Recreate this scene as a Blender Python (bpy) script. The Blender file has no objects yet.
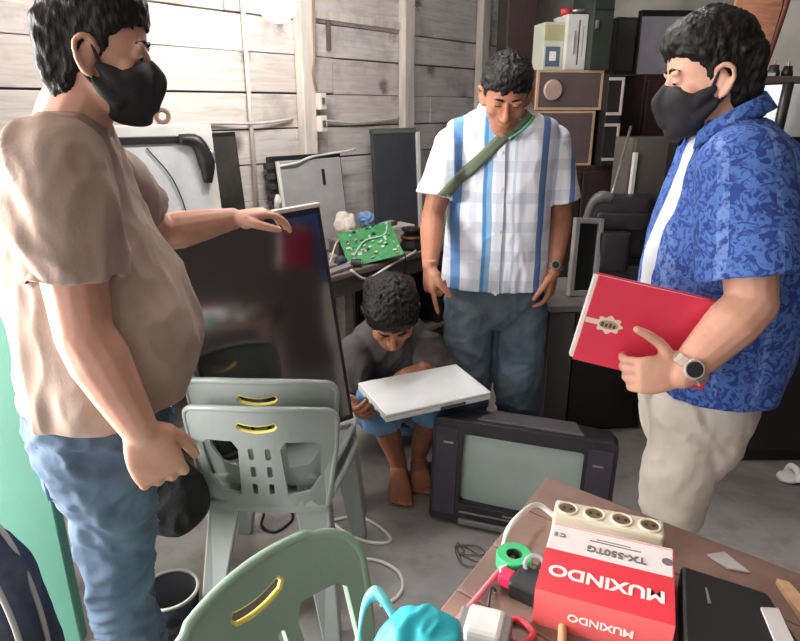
import bpy, bmesh, math, random
import numpy as np
from mathutils import Vector, Matrix, noise

# ------------------------------------------------------------------ camera, world, light, exposure
SC = bpy.context.scene
COL = SC.collection
CAMZ, TILT, FPX = 1.45, math.radians(18.9), 628.0
cam_d = bpy.data.cameras.new('camera'); cam = bpy.data.objects.new('camera', cam_d); COL.objects.link(cam)
cam.location = (0, 0, CAMZ); cam.rotation_euler = (math.radians(90) - TILT, 0, 0)
cam_d.sensor_width = 36; cam_d.lens = 36 * FPX / 800; cam_d.clip_start = 0.02
SC.camera = cam
SC.view_settings.view_transform = 'Standard'; SC.view_settings.look = 'None'
SC.view_settings.gamma = 1; SC.view_settings.use_curve_mapping = False
SC.view_settings.exposure = 0.5
wd = bpy.data.worlds.new('daylight'); SC.world = wd; wd.use_nodes = True
wd.node_tree.nodes['Background'].inputs[0].default_value = (0.85, 0.92, 1.0, 1)
wd.node_tree.nodes['Background'].inputs[1].default_value = 1.0
# room frame: the plank wall runs along WV, NV points from it into the room
WV = Vector((.634, .774, 0)).normalized(); NV = Vector((WV.y, -WV.x, 0))
BF = Vector((-.12, 2.97, 0))              # a point on the workbench's front edge
P0 = BF - NV * .55                        # a point on the plank wall
def room(s, n, z=0): return P0 + WV * s + NV * n + Vector((0, 0, z))
ROT = math.atan2(WV.y, WV.x)
ld = bpy.data.lights.new('shopfront_daylight', 'AREA'); lo = bpy.data.objects.new('shopfront_daylight', ld); COL.objects.link(lo)
ld.shape = 'RECTANGLE'; ld.size = 3.0; ld.size_y = 2.1; ld.energy = 17; ld.color = (0.97, 0.98, 1.0)
lo.location = room(-4.35, 1.75, 1.25)
lo.rotation_euler = (-WV).to_track_quat('Z', 'Y').to_euler()
ld2 = bpy.data.lights.new('side_door_daylight', 'AREA'); lo2 = bpy.data.objects.new('side_door_daylight', ld2); COL.objects.link(lo2)
ld2.shape = 'RECTANGLE'; ld2.size = 1.35; ld2.size_y = 2.0; ld2.energy = 290; ld2.color = (1.0, .98, .95)
lo2.location = room(-3.2, -.12, 1.12); lo2.rotation_euler = (-NV).to_track_quat('Z', 'Y').to_euler()

# ------------------------------------------------------------------ pixels to places
def W(u, v, Y):
    a = (u - 400) / FPX; b = (320.5 - v) / FPX
    ct, st = math.cos(TILT), math.sin(TILT)
    d = Vector((a, ct + b * st, -st + b * ct))
    return Vector((0, 0, CAMZ)) + d * (Y / d.y)
def WZ(u, v, z):
    a = (u - 400) / FPX; b = (320.5 - v) / FPX
    ct, st = math.cos(TILT), math.sin(TILT)
    d = Vector((a, ct + b * st, -st + b * ct))
    return Vector((0, 0, CAMZ)) + d * ((z - CAMZ) / d.z)

# ------------------------------------------------------------------ materials
def lin(c):
    r = []
    for x in c[:3]:
        x = x / 255
        r.append(x / 12.92 if x <= .04045 else ((x + .055) / 1.055) ** 2.4)
    return r + [1]
class NT:
    def __init__(s, name):
        s.m = bpy.data.materials.new(name); s.m.use_nodes = True
        s.t = s.m.node_tree; s.b = s.t.nodes['Principled BSDF']; s.L = s.t.links.new
    def n(s, ty, **k):
        o = s.t.nodes.new(ty)
        for a, b in k.items():
            if a in o.bl_rna.properties and not a.startswith('i_'): setattr(o, a, b)
        return o
    def co(s, scale=(1, 1, 1), rot=(0, 0, 0), loc=(0, 0, 0)):
        tc = s.n('ShaderNodeTexCoord'); mp = s.n('ShaderNodeMapping')
        s.L(tc.outputs['Object'], mp.inputs['Vector'])
        mp.inputs['Scale'].default_value = scale; mp.inputs['Rotation'].default_value = rot; mp.inputs['Location'].default_value = loc
        return mp.outputs[0]
    def noise(s, vec, scale, detail=4, rough=.55, dist=0):
        o = s.n('ShaderNodeTexNoise'); s.L(vec, o.inputs['Vector'])
        o.inputs['Scale'].default_value = scale; o.inputs['Detail'].default_value = detail
        o.inputs['Roughness'].default_value = rough; o.inputs['Distortion'].default_value = dist
        return o.outputs['Fac']
    def ramp(s, fac, stops, interp='LINEAR'):
        o = s.n('ShaderNodeValToRGB'); s.L(fac, o.inputs[0]); o.color_ramp.interpolation = interp
        e = o.color_ramp.elements
        while len(e) < len(stops): e.new(.5)
        for i, (p, c) in enumerate(stops):
            e[i].position = p; e[i].color = c if len(c) == 4 else list(c) + [1]
        return o.outputs[0]
    def mix(s, fac, a, b, mode='MIX'):
        o = s.n('ShaderNodeMix'); o.data_type = 'RGBA'; o.blend_type = mode
        for v, i in ((fac, 0), (a, 6), (b, 7)):
            if isinstance(v, bpy.types.NodeSocket): s.L(v, o.inputs[i])
            else: o.inputs[i].default_value = v
        return o.outputs[2]
    def math(s, op, a, b=0, c=0):
        o = s.n('ShaderNodeMath'); o.operation = op
        for i, v in enumerate((a, b, c)):
            if isinstance(v, bpy.types.NodeSocket): s.L(v, o.inputs[i])
            else: o.inputs[i].default_value = v
        return o.outputs[0]
    def bump(s, h, strength=.3, dist=.01):
        o = s.n('ShaderNodeBump'); o.inputs['Strength'].default_value = strength; o.inputs['Distance'].default_value = dist
        s.L(h, o.inputs['Height']); s.L(o.outputs[0], s.b.inputs['Normal'])
    def base(s, col, rough=.6, metal=0, spec=.5):
        if isinstance(col, bpy.types.NodeSocket): s.L(col, s.b.inputs['Base Color'])
        else: s.b.inputs['Base Color'].default_value = col
        s.b.inputs['Roughness'].default_value = rough; s.b.inputs['Metallic'].default_value = metal
        s.b.inputs['Specular IOR Level'].default_value = spec
MC = {}
def mat(name, c, rough=.6, metal=0, var=.12, scale=9, bump=0, bscale=60, c2=None, stretch=(1, 1, 1), spec=.5, emit=0, coat=0):
    if name in MC: return MC[name]
    t = NT(name); vec = t.co(stretch)
    f = t.noise(vec, scale)
    a = lin(c)
    lo_, hi = ([x * (1 - var) for x in a[:3]], [min(1, x * (1 + var)) for x in a[:3]])
    if c2: lo_ = lin(c2)[:3]
    t.base(t.ramp(f, [(.32, lo_), (.68, hi)]), rough, metal, spec)
    if bump: t.bump(t.noise(vec, bscale, 5), bump, .006)
    if emit:
        t.b.inputs['Emission Color'].default_value = lin(c); t.b.inputs['Emission Strength'].default_value = emit
    if coat: t.b.inputs['Coat Weight'].default_value = coat; t.b.inputs['Coat Roughness'].default_value = .08
    MC[name] = t.m
    return t.m

# ------------------------------------------------------------------ mesh builder
def V3(p): return np.array([p[0], p[1], p[2]], float)
def catmull(P, sub):
    P = np.asarray(P, float)
    if len(P) < 3 or sub < 2:
        if sub < 2: return P
    Q = np.concatenate([[2 * P[0] - P[1]], P, [2 * P[-1] - P[-2]]])
    out = []
    for i in range(1, len(Q) - 2):
        p0, p1, p2, p3 = Q[i - 1], Q[i], Q[i + 1], Q[i + 2]
        for k in range(sub):
            t = k / sub
            out.append(.5 * ((2 * p1) + (-p0 + p2) * t + (2 * p0 - 5 * p1 + 4 * p2 - p3) * t * t + (-p0 + 3 * p1 - 3 * p2 + p3) * t ** 3))
    out.append(P[-1])
    return np.array(out)
class MB:
    def __init__(s): s.v = []; s.f = []; s.n = 0
    def add(s, v, f):
        v = np.asarray(v, float).reshape(-1, 3)
        s.v.append(v); s.f += [[i + s.n for i in q] for q in f]; s.n += len(v); return s
    def box(s, c, size, R=None):
        c = V3(c); h = np.array(size, float) / 2
        v = np.array([[x, y, z] for x in (-1, 1) for y in (-1, 1) for z in (-1, 1)]) * h
        if R is not None: v = v @ np.array(R).T
        return s.add(v + c, [[0, 1, 3, 2], [4, 6, 7, 5], [0, 4, 5, 1], [2, 3, 7, 6], [0, 2, 6, 4], [1, 5, 7, 3]])
    def span(s, a, b):
        a = V3(a); b = V3(b); return s.box((a + b) / 2, np.abs(b - a))
    def hexa(s, bot, top):
        v = [V3(p) for p in list(bot) + list(top)]
        return s.add(v, [[3, 2, 1, 0], [4, 5, 6, 7], [0, 1, 5, 4], [1, 2, 6, 5], [2, 3, 7, 6], [3, 0, 4, 7]])
    def rings(s, R, close=True, cap=True):
        k = len(R[0]); v = np.concatenate(R); f = []
        for i in range(len(R) - 1):
            for j in range(k):
                j2 = (j + 1) % k
                f.append([i * k + j, i * k + j2, (i + 1) * k + j2, (i + 1) * k + j])
        if cap:
            v = np.concatenate([v, [R[0].mean(0)], [R[-1].mean(0)]]); a = len(v) - 2
            for j in range(k):
                j2 = (j + 1) % k
                f.append([a, j2, j]); f.append([a + 1, (len(R) - 1) * k + j, (len(R) - 1) * k + j2])
        return s.add(v, f)
    def loft(s, rings, n=28, sub=4, tail=()):
        # ring: (centre, lateral vec, front vec, back vec, exponent)
        def arr(r): return np.array([V3(r[0]), V3(r[1]), V3(r[2]), V3(r[3])])
        A = catmull(np.array([arr(r) for r in rings]), sub)
        ps = [r[4] if len(r) > 4 else 2.2 for r in rings]
        pe = np.interp(np.linspace(0, len(ps) - 1, len(A)), range(len(ps)), ps)
        A = list(A) + [arr(r) for r in tail]; pe = list(pe) + [2.2] * len(tail)
        out = []
        th = np.arange(n) / n * 2 * np.pi
        for a, p in zip(A, pe):
            c, q = np.cos(th), np.sin(th)
            cc = np.sign(c) * np.abs(c) ** (2 / p); qq = np.sign(q) * np.abs(q) ** (2 / p)
            out.append(a[0] + cc[:, None] * a[1] + np.where(qq > 0, qq, 0)[:, None] * a[2] + np.where(qq < 0, -qq, 0)[:, None] * a[3])
        return s.rings(out)
    def tube(s, pts, r, n=10, sub=1, cap=True):
        P = catmull([V3(p) for p in pts], sub) if sub > 1 else np.array([V3(p) for p in pts])
        r = np.interp(np.linspace(0, 1, len(P)), np.linspace(0, 1, len(np.atleast_1d(r))), np.atleast_1d(r)) if np.ndim(r) else np.full(len(P), r)
        T = np.gradient(P, axis=0); T /= np.linalg.norm(T, axis=1)[:, None] + 1e-12
        u = np.cross(T[0], [0, 0, 1.0])
        if np.linalg.norm(u) < 1e-3: u = np.cross(T[0], [1.0, 0, 0])
        u /= np.linalg.norm(u); out = []
        th = np.arange(n) / n * 2 * np.pi
        for p, t, q in zip(P, T, r):
            u = u - t * (u @ t); u /= np.linalg.norm(u) + 1e-12; w = np.cross(t, u)
            out.append(p + q * (np.cos(th)[:, None] * u + np.sin(th)[:, None] * w))
        return s.rings(out, cap=cap)
    def limb(s, pts, r, n=14, sub=6):
        s.tube(pts, r, n, sub); rr = np.atleast_1d(r)
        s.ell(pts[0], [rr[0]] * 3); s.ell(pts[-1], [rr[-1]] * 3); return s
    def cyl(s, p0, p1, r0, r1=None, n=20): return s.tube([p0, p1], [r0, r0 if r1 is None else r1], n)
    def ell(s, c, rad, R=None, n=14, m=9):
        rad = np.array(rad, float); out = []
        for i in range(m + 1):
            ph = -math.pi / 2 + math.pi * (i + .02) / (m + .04); th = np.arange(n) / n * 2 * np.pi
            p = np.stack([np.cos(ph) * np.cos(th), np.cos(ph) * np.sin(th), np.full(n, np.sin(ph))], 1) * rad
            if R is not None: p = p @ np.array(R).T
            out.append(p + V3(c))
        return s.rings(out)
    def lathe(s, prof, c, n=28, R=None):
        th = np.arange(n) / n * 2 * np.pi; out = []
        for r, z in prof:
            p = np.stack([r * np.cos(th), r * np.sin(th), np.full(n, z)], 1)
            if R is not None: p = p @ np.array(R).T
            out.append(p + V3(c))
        return s.rings(out)
    def torus(s, c, R, r, M=None, n=28, m=10):
        th = np.arange(n + 1) / n * 2 * np.pi; out = []
        for t in th:
            ph = np.arange(m) / m * 2 * np.pi
            p = np.stack([(R + r * np.cos(ph)) * np.cos(t), (R + r * np.cos(ph)) * np.sin(t), r * np.sin(ph)], 1)
            if M is not None: p = p @ np.array(M).T
            out.append(p + V3(c))
        return s.rings(out, cap=False)
    def prism(s, poly, d0, d1, frame=None):
        # poly in local x,z ; extruded along y
        n = len(poly); v = [[x, d0, z] for x, z in poly] + [[x, d1, z] for x, z in poly]
        f = [list(range(n)), list(range(2 * n - 1, n - 1, -1))] + [[i, n + i, n + (i + 1) % n, (i + 1) % n] for i in range(n)]
        v = np.array(v, float)
        if frame is not None: v = xf(v, frame)
        return s.add(v, f)
    def arr(s): return np.concatenate(s.v)
    def transform(s, M):
        s.v = [xf(a, M) for a in s.v]; return s
    def merge(s, o):
        for a in [o.arr()]: s.v.append(a)
        s.f += [[i + s.n for i in q] for q in o.f]; s.n += o.n; return s
    def mesh(s, name='m'):
        me = bpy.data.meshes.new(name); me.from_pydata(s.arr().tolist(), [], s.f); me.update(); return me
def xf(v, M):
    M = np.array(M); return v @ M[:3, :3].T + M[:3, 3]
def fix(me):
    b = bmesh.new(); b.from_mesh(me); bmesh.ops.recalc_face_normals(b, faces=b.faces[:]); b.to_mesh(me); b.free()

ROOTM = {}
def put(name, me, m, parent=None, smooth=False, bevel=0, loc=None):
    """link a mesh built in world space; under a parent it is moved to the parent's frame"""
    if parent is not None: Minv = ROOTM[parent.name].inverted()
    else:
        L = Vector(loc) if loc is not None else Vector((0, 0, 0)); Minv = Matrix.Translation(-L)
    me.transform(Minv); me.name = name
    o = bpy.data.objects.new(name, me); COL.objects.link(o)
    if parent is not None: o.parent = parent; ROOTM[o.name] = ROOTM[parent.name]
    else: o.location = L; ROOTM[o.name] = Matrix.Translation(L)
    if m is not None:
        me.materials.clear(); me.materials.append(m)
    if smooth:
        for p in me.polygons: p.use_smooth = True
    if bevel:
        b = o.modifiers.new('bevel', 'BEVEL'); b.width = bevel; b.segments = 2; b.limit_method = 'ANGLE'; b.angle_limit = math.radians(40)
    return o
def build(mb, name, m, parent=None, smooth=False, bevel=0, loc=None):
    me = mb.mesh(name); fix(me)
    return put(name, me, m, parent, smooth, bevel, loc)
def tag(o, label, cat=None, group=None, kind=None):
    if label: o['label'] = label
    if cat: o['category'] = cat
    if group: o['group'] = group
    if kind: o['kind'] = kind
    return o
def thing(name, label, cat, M=None, group=None, kind=None):
    o = bpy.data.objects.new(name, None); COL.objects.link(o); o.empty_display_size = .05
    M = M if isinstance(M, Matrix) else Matrix.Translation(Vector(M or (0, 0, 0)))
    o.matrix_world = M; ROOTM[o.name] = M
    return tag(o, label, cat, group, kind)
def frame(origin, X, Y, Z):
    M = Matrix.Identity(4)
    for i, a in enumerate((X, Y, Z)):
        for j in range(3): M[j][i] = a[j]
    for j in range(3): M[j][3] = origin[j]
    return M
def yawM(loc, deg): return Matrix.Translation(Vector(loc)) @ Matrix.Rotation(math.radians(deg), 4, 'Z')
def remesh(mb, voxel, smooth=4, fac=.5):
    me = mb.mesh('tmp'); fix(me)
    o = bpy.data.objects.new('tmp', me); COL.objects.link(o)
    r = o.modifiers.new('r', 'REMESH'); r.mode = 'VOXEL'; r.voxel_size = voxel
    if smooth:
        q = o.modifiers.new('s', 'SMOOTH'); q.iterations = smooth; q.factor = fac
    dg = bpy.context.evaluated_depsgraph_get(); dg.update()
    out = bpy.data.meshes.new_from_object(o.evaluated_get(dg))
    bpy.data.objects.remove(o); bpy.data.meshes.remove(me)
    return out
def displace(me, fn):
    n = len(me.vertices); co = np.empty(n * 3); no = np.empty(n * 3)
    me.vertices.foreach_get('co', co); me.vertices.foreach_get('normal', no)
    co = co.reshape(-1, 3); no = no.reshape(-1, 3)
    d = np.array([fn(Vector(p)) for p in co])
    co = co + no * d[:, None]
    me.vertices.foreach_set('co', co.ravel()); me.update()
def curve2d(outline, holes, thick, name='c', cut=None, bend=None):
    """flat panel in x,z with holes, sliced at x=cut positions, then mapped through bend(x,y,z)"""
    cu = bpy.data.curves.new(name, 'CURVE'); cu.dimensions = '2D'; cu.fill_mode = 'BOTH'; cu.extrude = thick / 2
    for poly in [outline] + list(holes):
        sp = cu.splines.new('POLY'); sp.points.add(len(poly) - 1); sp.use_cyclic_u = True
        for p, (x, z) in zip(sp.points, poly): p.co = (x, z, 0, 1)
    o = bpy.data.objects.new(name, cu); COL.objects.link(o)
    dg = bpy.context.evaluated_depsgraph_get(); dg.update()
    me = bpy.data.meshes.new_from_object(o.evaluated_get(dg)); bpy.data.objects.remove(o); bpy.data.curves.remove(cu)
    b = bmesh.new(); b.from_mesh(me)
    bmesh.ops.remove_doubles(b, verts=b.verts[:], dist=1e-5)
    for c in (cut or []):
        bmesh.ops.bisect_plane(b, geom=b.verts[:] + b.edges[:] + b.faces[:], plane_co=(c, 0, 0), plane_no=(1, 0, 0))
    for v in b.verts:
        x, z, y = v.co; v.co = bend(x, -y, z) if bend else (x, -y, z)
    bmesh.ops.recalc_face_normals(b, faces=b.faces[:]); b.to_mesh(me); b.free(); return me
def text(s, name, size, M, m, parent, extrude=.0006, align='CENTER', sx=1):
    cu = bpy.data.curves.new(name, 'FONT'); cu.body = s; cu.size = size; cu.align_x = align; cu.align_y = 'CENTER'; cu.extrude = extrude; cu.offset = size * .028
    o = bpy.data.objects.new(name, cu); COL.objects.link(o)
    dg = bpy.context.evaluated_depsgraph_get(); dg.update()
    me = bpy.data.meshes.new_from_object(o.evaluated_get(dg)); bpy.data.objects.remove(o); bpy.data.curves.remove(cu)
    me.transform(M @ Matrix.Diagonal((sx, 1, 1, 1)))
    return put(name, me, m, parent)
def ellipse(cx, cz, rx, rz, n=20, p=2):
    o = []
    for i in range(n):
        t = 2 * math.pi * i / n; c, s = math.cos(t), math.sin(t)
        o.append((cx + rx * math.copysign(abs(c) ** (2 / p), c), cz + rz * math.copysign(abs(s) ** (2 / p), s)))
    return o
def rrect(x0, x1, z0, z1, r, n=4):
    o = []
    for cx, cz, a in ((x1 - r, z1 - r, 0), (x0 + r, z1 - r, 90), (x0 + r, z0 + r, 180), (x1 - r, z0 + r, 270)):
        for i in range(n + 1):
            t = math.radians(a + 90 * i / n); o.append((cx + r * math.cos(t), cz + r * math.sin(t)))
    return o
Zv = Vector((0, 0, 1))
random.seed(7)
# ------------------------------------------------------------------ the setting
def plank_mat():
    t = NT('weathered_whitewashed_plank'); oi = t.n('ShaderNodeObjectInfo')
    vec = t.co((1, 1, 1)); add = t.n('ShaderNodeVectorMath'); add.operation = 'ADD'
    sc_ = t.n('ShaderNodeVectorMath'); sc_.operation = 'SCALE'; sc_.inputs[0].default_value = (7, 3, 5)
    t.L(oi.outputs['Random'], sc_.inputs['Scale']); t.L(vec, add.inputs[0]); t.L(sc_.outputs[0], add.inputs[1])
    mp = t.n('ShaderNodeMapping'); t.L(add.outputs[0], mp.inputs[0]); mp.inputs['Scale'].default_value = (1.2, 1, 16)
    g = t.noise(mp.outputs[0], 3.2, 8, .65, .6)
    big = t.noise(add.outputs[0], 3.0, 5, .6)
    c = t.ramp(g, [(.28, lin((192, 182, 176))), (.5, lin((217, 209, 204))), (.75, lin((232, 226, 222)))])
    c = t.mix(t.ramp(big, [(.50, (0, 0, 0)), (.68, (.7, .7, .7))]), c, lin((152, 138, 131)))
    knot = t.n('ShaderNodeTexVoronoi'); t.L(add.outputs[0], knot.inputs['Vector']); knot.inputs['Scale'].default_value = 4.2
    k = t.ramp(knot.outputs['Distance'], [(.10, (1, 1, 1)), (.26, (0, 0, 0))])
    kk = t.math('MULTIPLY', k, t.ramp(t.noise(add.outputs[0], 14, 4), [(.36, (0, 0, 0)), (.52, (.85, .85, .85))]))
    c = t.mix(kk, c, lin((92, 76, 70)))
    tint = t.mix(t.math('MULTIPLY', oi.outputs['Random'], .3), c, lin((178, 160, 148)))
    t.base(tint, .85, spec=.25); t.bump(g, .35, .004); return t.m
PLANK = plank_mat()
def floor_mat():
    t = NT('stained_concrete'); vec = t.co()
    a = t.noise(vec, 1.6, 7, .6, .4); b = t.noise(vec, 9, 6, .65)
    c = t.ramp(a, [(.3, lin((112, 106, 104))), (.5, lin((150, 144, 140))), (.7, lin((172, 166, 161)))])
    c = t.mix(t.ramp(b, [(.5, (0, 0, 0)), (.75, (.55, .55, .55))]), c, lin((98, 91, 88)))
    t.base(c, .62, spec=.35); t.bump(t.noise(vec, 55, 6), .15, .004); return t.m
DARKGAP = mat('brown_grey_backing_board', (104, 92, 86), .9)  # plain brown-grey board behind the plank gaps
fl = MB().hexa([room(s, n, -.1) for s, n in ((-6, -.6), (2.6, -.6), (2.6, 5), (-6, 5))], [room(s, n, 0) for s, n in ((-6, -.6), (2.6, -.6), (2.6, 5), (-6, 5))])
tag(build(fl, 'floor', floor_mat()), 'grey stained concrete floor of the repair shop', kind='structure')
cl = MB().hexa([room(s, n, 2.7) for s, n in ((-4.2, 0), (2, 0), (2, 4.5), (-4.2, 4.5))], [room(s, n, 2.8) for s, n in ((-4.2, 0), (2, 0), (2, 4.5), (-4.2, 4.5))])
tag(build(cl, 'ceiling', mat('ceiling_boards', (150, 140, 130), .9)), 'low board ceiling over the shop', kind='structure')
def slab(name, s0, s1, n0, n1, z0, z1, m, label):
    q = [(s0, n0), (s1, n0), (s1, n1), (s0, n1)]
    return tag(build(MB().hexa([room(a, b, z0) for a, b in q], [room(a, b, z1) for a, b in q]), name, m), label, kind='structure')
PLAST = mat('old_grey_plaster', (176, 170, 160), .9, var=.2, scale=3, bump=.15, bscale=25)
slab('wall_back', 2.0, 2.12, -.1, 4.6, 0, 2.7, PLAST, 'old grey plaster wall behind the stacked speakers')
slab('wall_right', -4.2, 2.12, 4.5, 4.6, 0, 2.7, mat('dark_side_boards', (62, 54, 50), .9), 'dark boarded side wall')
# shopfront wall with a wide open doorway, behind the camera
wf = thing('wall_front', 'shopfront wall with its wide open doorway', None, room(-4.25, 2), kind='structure')
for nm, n0, n1, z0, z1 in (('pier', 0, .25, 0, 2.7), ('pier', 3.25, 4.5, 0, 2.7), ('lintel', .25, 3.25, 2.35, 2.7)):
    q = [(-4.2, n0), (-4.2, n1), (-4.32, n1), (-4.32, n0)]
    build(MB().hexa([room(a, b, z0) for a, b in q], [room(a, b, z1) for a, b in q]), nm, PLAST, wf)
# plank wall
WM = frame(P0, WV, -NV, Zv)
wl = thing('wall_left', 'weathered whitewashed horizontal plank wall behind the workbench', None, WM, kind='structure')
def wloc(s, d, z): return WM @ Vector((s, d, z))
def wbox(s0, s1, d0, d1, z0, z1):
    return MB().hexa([wloc(s0, d0, z0), wloc(s1, d0, z0), wloc(s1, d1, z0), wloc(s0, d1, z0)], [wloc(s0, d0, z1), wloc(s1, d0, z1), wloc(s1, d1, z1), wloc(s0, d1, z1)])
DS0, DS1, DZ = -3.92, -2.48, 2.15            # open side door, outside the picture on the left
for a in ((-4.2, DS0, 0), (DS1, 2.0, 0), (DS0, DS1, DZ)): build(wbox(a[0], a[1], .045, .08, a[2], 2.7), 'backing', DARKGAP, wl)
random.seed(3)
z = -.005; row = 0
while z < 2.69:
    h = .17 + random.uniform(-.012, .012); h = min(h, 2.7 - z)
    s = -4.2 - random.uniform(0, .8)
    while s < 2.0:
        L = random.choice([.9, 1.4, 1.9, .55, 2.3]); a, b = max(s, -4.2) + .003, min(s + L, 2.0) - .003
        if b - a > .05:
            if z < DZ:
                if a >= DS0 and b <= DS1: s += L; continue
                if a < DS0 < b: b = DS0
                elif a < DS1 < b: a = DS1
            d = random.uniform(0, .012); g = random.uniform(.003, .007); dz = random.uniform(-.004, .004)
            m_ = MB().hexa([wloc(a, d, z + g), wloc(b, d, z + g + dz), wloc(b, .046, z + g + dz), wloc(a, .046, z + g)],
                           [wloc(a, d, z + h), wloc(b, d, z + h + dz), wloc(b, .046, z + h + dz), wloc(a, .046, z + h)])
            build(m_, 'plank', PLANK, wl, bevel=.003)
        s += L
    z += h; row += 1
POSTM = mat('limewashed_post', (214, 203, 194), .85, var=.16, scale=5, stretch=(4, 4, .7), bump=.3, bscale=30)
def s_at(u):       # where the pixel column u meets the wall face
    a = (u - 400) / FPX * math.cos(TILT)
    return (a * P0.y - P0.x) / (WV.x - a * WV.y)
for u, w_ in ((303, .085), (403, .09), (477, .09)):
    sp = s_at(u)
    build(wbox(sp - w_ / 2, sp + w_ / 2, -.055, .0, 0, 2.7), 'post', POSTM, wl, bevel=.006)
build(wbox(s_at(312), s_at(398), -.02, .0, 1.86, 1.9), 'batten', POSTM, wl, bevel=.004)
build(wbox(s_at(330) - .012, s_at(330) + .012, -.012, .0, 1.72, 1.86), 'cleat', mat('dark_cleat', (120, 105, 98)), wl)
# conduits and cables fixed to the wall
PVC = mat('white_pvc', (226, 220, 212), .5)
o = build(MB().tube([wloc(s_at(247), -.018, .8), wloc(s_at(248), -.018, 2.6)], .011), 'wall_conduit', PVC, smooth=True); tag(o, 'thin white vertical conduit pipe running up the plank wall beside the bulb', 'pipe')
o = build(MB().tube([wloc(s_at(60), -.012, 1.36), wloc(s_at(200), -.012, 1.375), wloc(s_at(250), -.03, 1.37), wloc(s_at(290), -.012, 1.385)], .007, 8, 6), 'wall_cable', mat('aged_cable', (206, 196, 186)), smooth=True); tag(o, 'pale cable stapled along the plank wall left of the switch box', 'cable')
o = build(MB().tube([wloc(s_at(318), -.012, 1.375), wloc(s_at(350), -.014, 1.36), wloc(s_at(375), -.012, 1.365), wloc(s_at(398), -.012, 1.38)], .006, 8, 6), 'wall_cable', MC['aged_cable'], smooth=True); tag(o, 'pale sagging cable on the plank wall between switch box and next post', 'cable')
# switch boxes on the first post
sb = thing('switch_box', 'beige double switch box screwed to the limewashed post', 'switch', wloc(s_at(312), -.05, 1.42))
BEI = mat('aged_switch_plastic', (228, 219, 205), .4)
for zc in (1.47, 1.36):
    p = build(wbox(s_at(312) - .022, s_at(312) + .025, -.085, -.0, zc - .04, zc + .04), 'box', BEI, sb, bevel=.006)
    build(wbox(s_at(312) - .012, s_at(312) + .008, -.092, -.084, zc - .015, zc + .018), 'rocker', mat('dark_rocker', (110, 100, 92), .4), p, bevel=.003)
build(MB().tube([wloc(s_at(309), -.062, 1.52), wloc(s_at(306), -.062, 1.6), wloc(s_at(309), -.062, 1.75), wloc(s_at(310), -.062, 2.4)], .006, 8, 5), 'wire', mat('brown_wire', (150, 120, 100)), sb, smooth=True)
WHP_ = mat('lamp_white', (226, 224, 220), .45)
# bulb
bp = W(277, 0, 2.55)
lb = thing('light_bulb', 'glowing round white bulb hanging in front of the plank wall', 'light bulb', bp)
EM = mat('lit_bulb_glass', (255, 250, 240), .4, emit=55)
build(MB().ell(bp, (.075, .075, .075), n=28, m=18), 'globe', EM, lb, smooth=True)
build(MB().cyl(bp + Vector((0, 0, .06)), bp + Vector((0, 0, .15)), .03), 'socket', mat('bulb_socket', (230, 228, 224), .4), lb, smooth=True)
build(MB().tube([bp + Vector((0, 0, .14)), bp + Vector((.01, .0, .4)), Vector((bp.x, bp.y, 2.7))], .004, 8, 4), 'cord', mat('black_cord', (28, 27, 28), .5), lb, smooth=True)

# added fill lamp, unseen above the view, brightening plank wall and room centre
tc_ = Vector((-.05, 2.15, 2.62)); TL = frame(tc_, WV, -NV, Zv)
tl = thing('fill_lamp', 'added fill lamp shaped as a ceiling tube, out of view', 'lamp', TL)
build(MB().span((-.62, -.04, .03), (.62, .04, .08)).transform(TL), 'housing', WHP_, tl, bevel=.004)
build(MB().cyl(TL @ Vector((-.59, 0, .0)), TL @ Vector((.59, 0, .0)), .016), 'tube', mat('fill_tube', (250, 252, 255), .4, emit=110), tl, smooth=True)
for x in (-.6, .6): build(MB().span((x - .015, -.018, -.018), (x + .015, .018, .03)).transform(TL), 'lamp_holder', WHP_, tl, bevel=.002)

# ------------------------------------------------------------------ workbench
BM = frame(BF, WV, -NV, Zv)
def bl(s, d, z): return BM @ Vector((s, d, z))
def bbox(s0, s1, d0, d1, z0, z1): 
    return MB().hexa([bl(s0, d0, z0), bl(s1, d0, z0), bl(s1, d1, z0), bl(s0, d1, z0)], [bl(s0, d0, z1), bl(s1, d0, z1), bl(s1, d1, z1), bl(s0, d1, z1)])
BW = mat('worn_bench_wood', (112, 99, 92), .8, var=.25, scale=6, stretch=(1, 6, 6), bump=.3, bscale=20)
BZ = .72
wb = thing('workbench', 'long worn grey wooden workbench along the plank wall', 'workbench', BM)
for i in range(4):
    a = i * .125
    build(bbox(-1.5, 1.15, a + .002, a + .123, BZ - .03, BZ + random.uniform(-.003, 0)), 'plank', BW, wb, bevel=.004)
build(bbox(-1.5, 1.15, .03, .06, BZ - .12, BZ - .03), 'apron', BW, wb, bevel=.003)
for s in (-1.45, -.15, 1.1):
    for d in (.07, .45): build(bbox(s - .03, s + .03, d - .03, d + .03, 0, BZ - .03), 'leg', BW, wb, bevel=.004)
build(bbox(-1.45, 1.1, .08, .44, .2, .22), 'shelf', BW, wb)
BLK = mat('black_plastic', (26, 26, 28), .42, var=.2)
GREYP = mat('grey_plastic', (170, 168, 166), .45)
WHP = mat('white_plastic', (226, 224, 220), .42)
DKG = mat('dark_grey_plastic', (58, 57, 60), .45)
SILV = mat('scratched_metal', (170, 168, 165), .38, metal=.85)
def tv_back(name, label, uL, uR, vt, vb, d, yaw, mats, w, h):
    pass
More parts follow.
